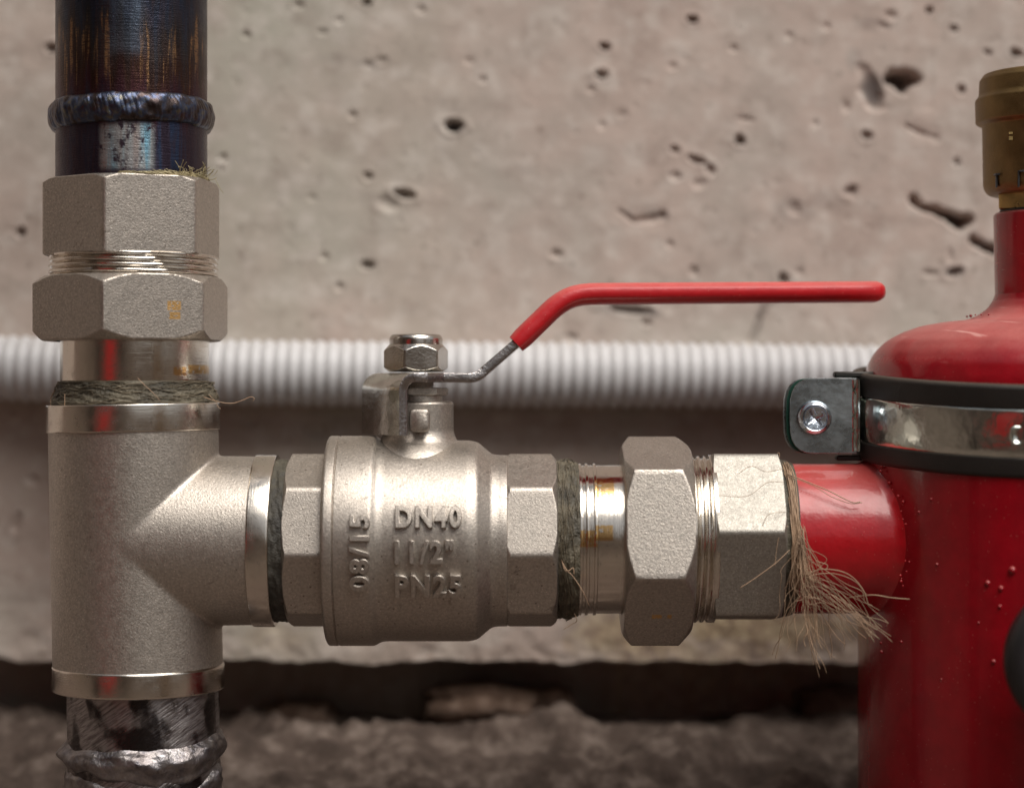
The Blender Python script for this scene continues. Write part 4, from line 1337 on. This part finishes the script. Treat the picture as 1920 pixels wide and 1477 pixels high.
# pressed slot mark
mb = MB()
cpt = on_tank(1903, 815); zc_ = (738.5 - 815) * ((D + TD - 360) / D) - (738.5 - 785) * KT
rows = []
for (s_, e) in ((1.0, -2), (0.96, 3.2), (0.82, 4.6), (0.66, 3.4), (0.5, 0.5)):
    rows.append([(cpt[0] + 12 * s_ * math.copysign(abs(math.cos(a)) ** .8, math.cos(a)), -(RC + 9 + e) * math.sqrt(max(0, 1 - (cpt[0] / RC) ** 2)), zc_ - 2 + 18 * s_ * math.copysign(abs(math.sin(a)) ** .6, math.sin(a))) for a in (2 * PI * k / 32 for k in range(32))])
mb.grid(rows, True, False, True)
mb.build("pressed_slot", ZINC, C, smooth=60)

# ------------------------------------------------------------------ brass air vent
A = thing("air_vent", "dull brass automatic air vent screwed onto the red tank neck", "air vent", TXC, 399, TD)
def az(a): return (399 - a) * KT
mb = MB(); mb.lathe(fillet([(az(366), 60), (az(366), 112 * KT), (az(352), 122 * KT), (az(236), 124 * KT), (az(230), 136 * KT), (az(187), 137 * KT), (az(183), 133 * KT), (az(178), 130 * KT), (az(150), 129 * KT), (az(145), 125 * KT), (az(140), 122 * KT), (az(137), 112 * KT), (az(134), 10)], [0, 10, 12, 3, 3, 3, 3, 3, 4, 3, 4, 8, 0]), 160)
mb.build("vent_body", BRASS, A, smooth=60)
mb = MB(); hexnut(mb, az(394), az(364), 88 * KT, R(-20), n=6, ch=(3, 3), rc=(94, 94), bore=30, p=90, segs=144, edge=1)
mb.build("hex_neck", BRASSB, A, smooth=32)
mb = MB(); mb.lathe(fillet([(az(402), 92 * KT), (az(394), 92 * KT), (az(392), 80 * KT)], 2), 96); mb.build("seal_ring", SEAL, A)
# scale marks stamped on the vent
mb = MB()
def vent_pt(pxx, pyy, r=124.6):
    x = (pxx - TXC) * 1.0; x = max(-r * KT, x * KT * (1 - 0.02))
    return x, -math.sqrt(max(1, (r * KT) ** 2 - x * x)), az(pyy)
for (a, b0, b1) in ((1854, 333, 357), (1886, 330, 360)):
    x, y, z0 = vent_pt(a, b0); z1 = az(b1)
    mb.box(x - 1.3, x + 1.3, y - 0.8, y + 6, z1, z0)
for (a0_, a1_, b) in ((1850, 1858, 333), (1886, 1895, 331)):
    x0_, y0_, z = vent_pt(a0_, b); x1_, y1_, _ = vent_pt(a1_, b)
    mb.box(x0_, x1_, min(y0_, y1_) - 0.2, max(y0_, y1_) + 2, z - 1.5, z + 1.5)
mb.build("scale_marks", BLACKP, A)
mb = MB()
for (b0, b1) in ((258, 262), (266, 273)):
    x, y, z0 = vent_pt(1874, b0); z1 = az(b1); mb.box(x - 4, x + 4, y - 1.6, y + 5, z1, z0)
mb.build("stamp_mark", BRASSB, A)

# ------------------------------------------------------------------ black round part at the right edge, nearer the camera
G = thing("black_handwheel", "round black plastic rim cut off by the right edge in front of the red tank", "handwheel", 2032, 1238, -440)
kk_ = (D - 440) / D
RG = 147 * kk_
mb = MB(); mb.lathe(fillet([(60, 20), (60, RG - 30), (44, RG - 8), (20, RG), (-10, RG), (-30, RG - 12), (-36, RG - 34), (-28, RG - 52), (-28, 5)], 14, 5), 128, 'Y')
mb.build("wheel_rim", BLACKP, G, smooth=60)
mb = MB(); mb.lathe(fillet([(400, 40), (60, 40), (-40, 40), (-44, 34), (-44, 1)], 4), 64, 'Y'); mb.build("wheel_stem", BLACKP, G, smooth=60)
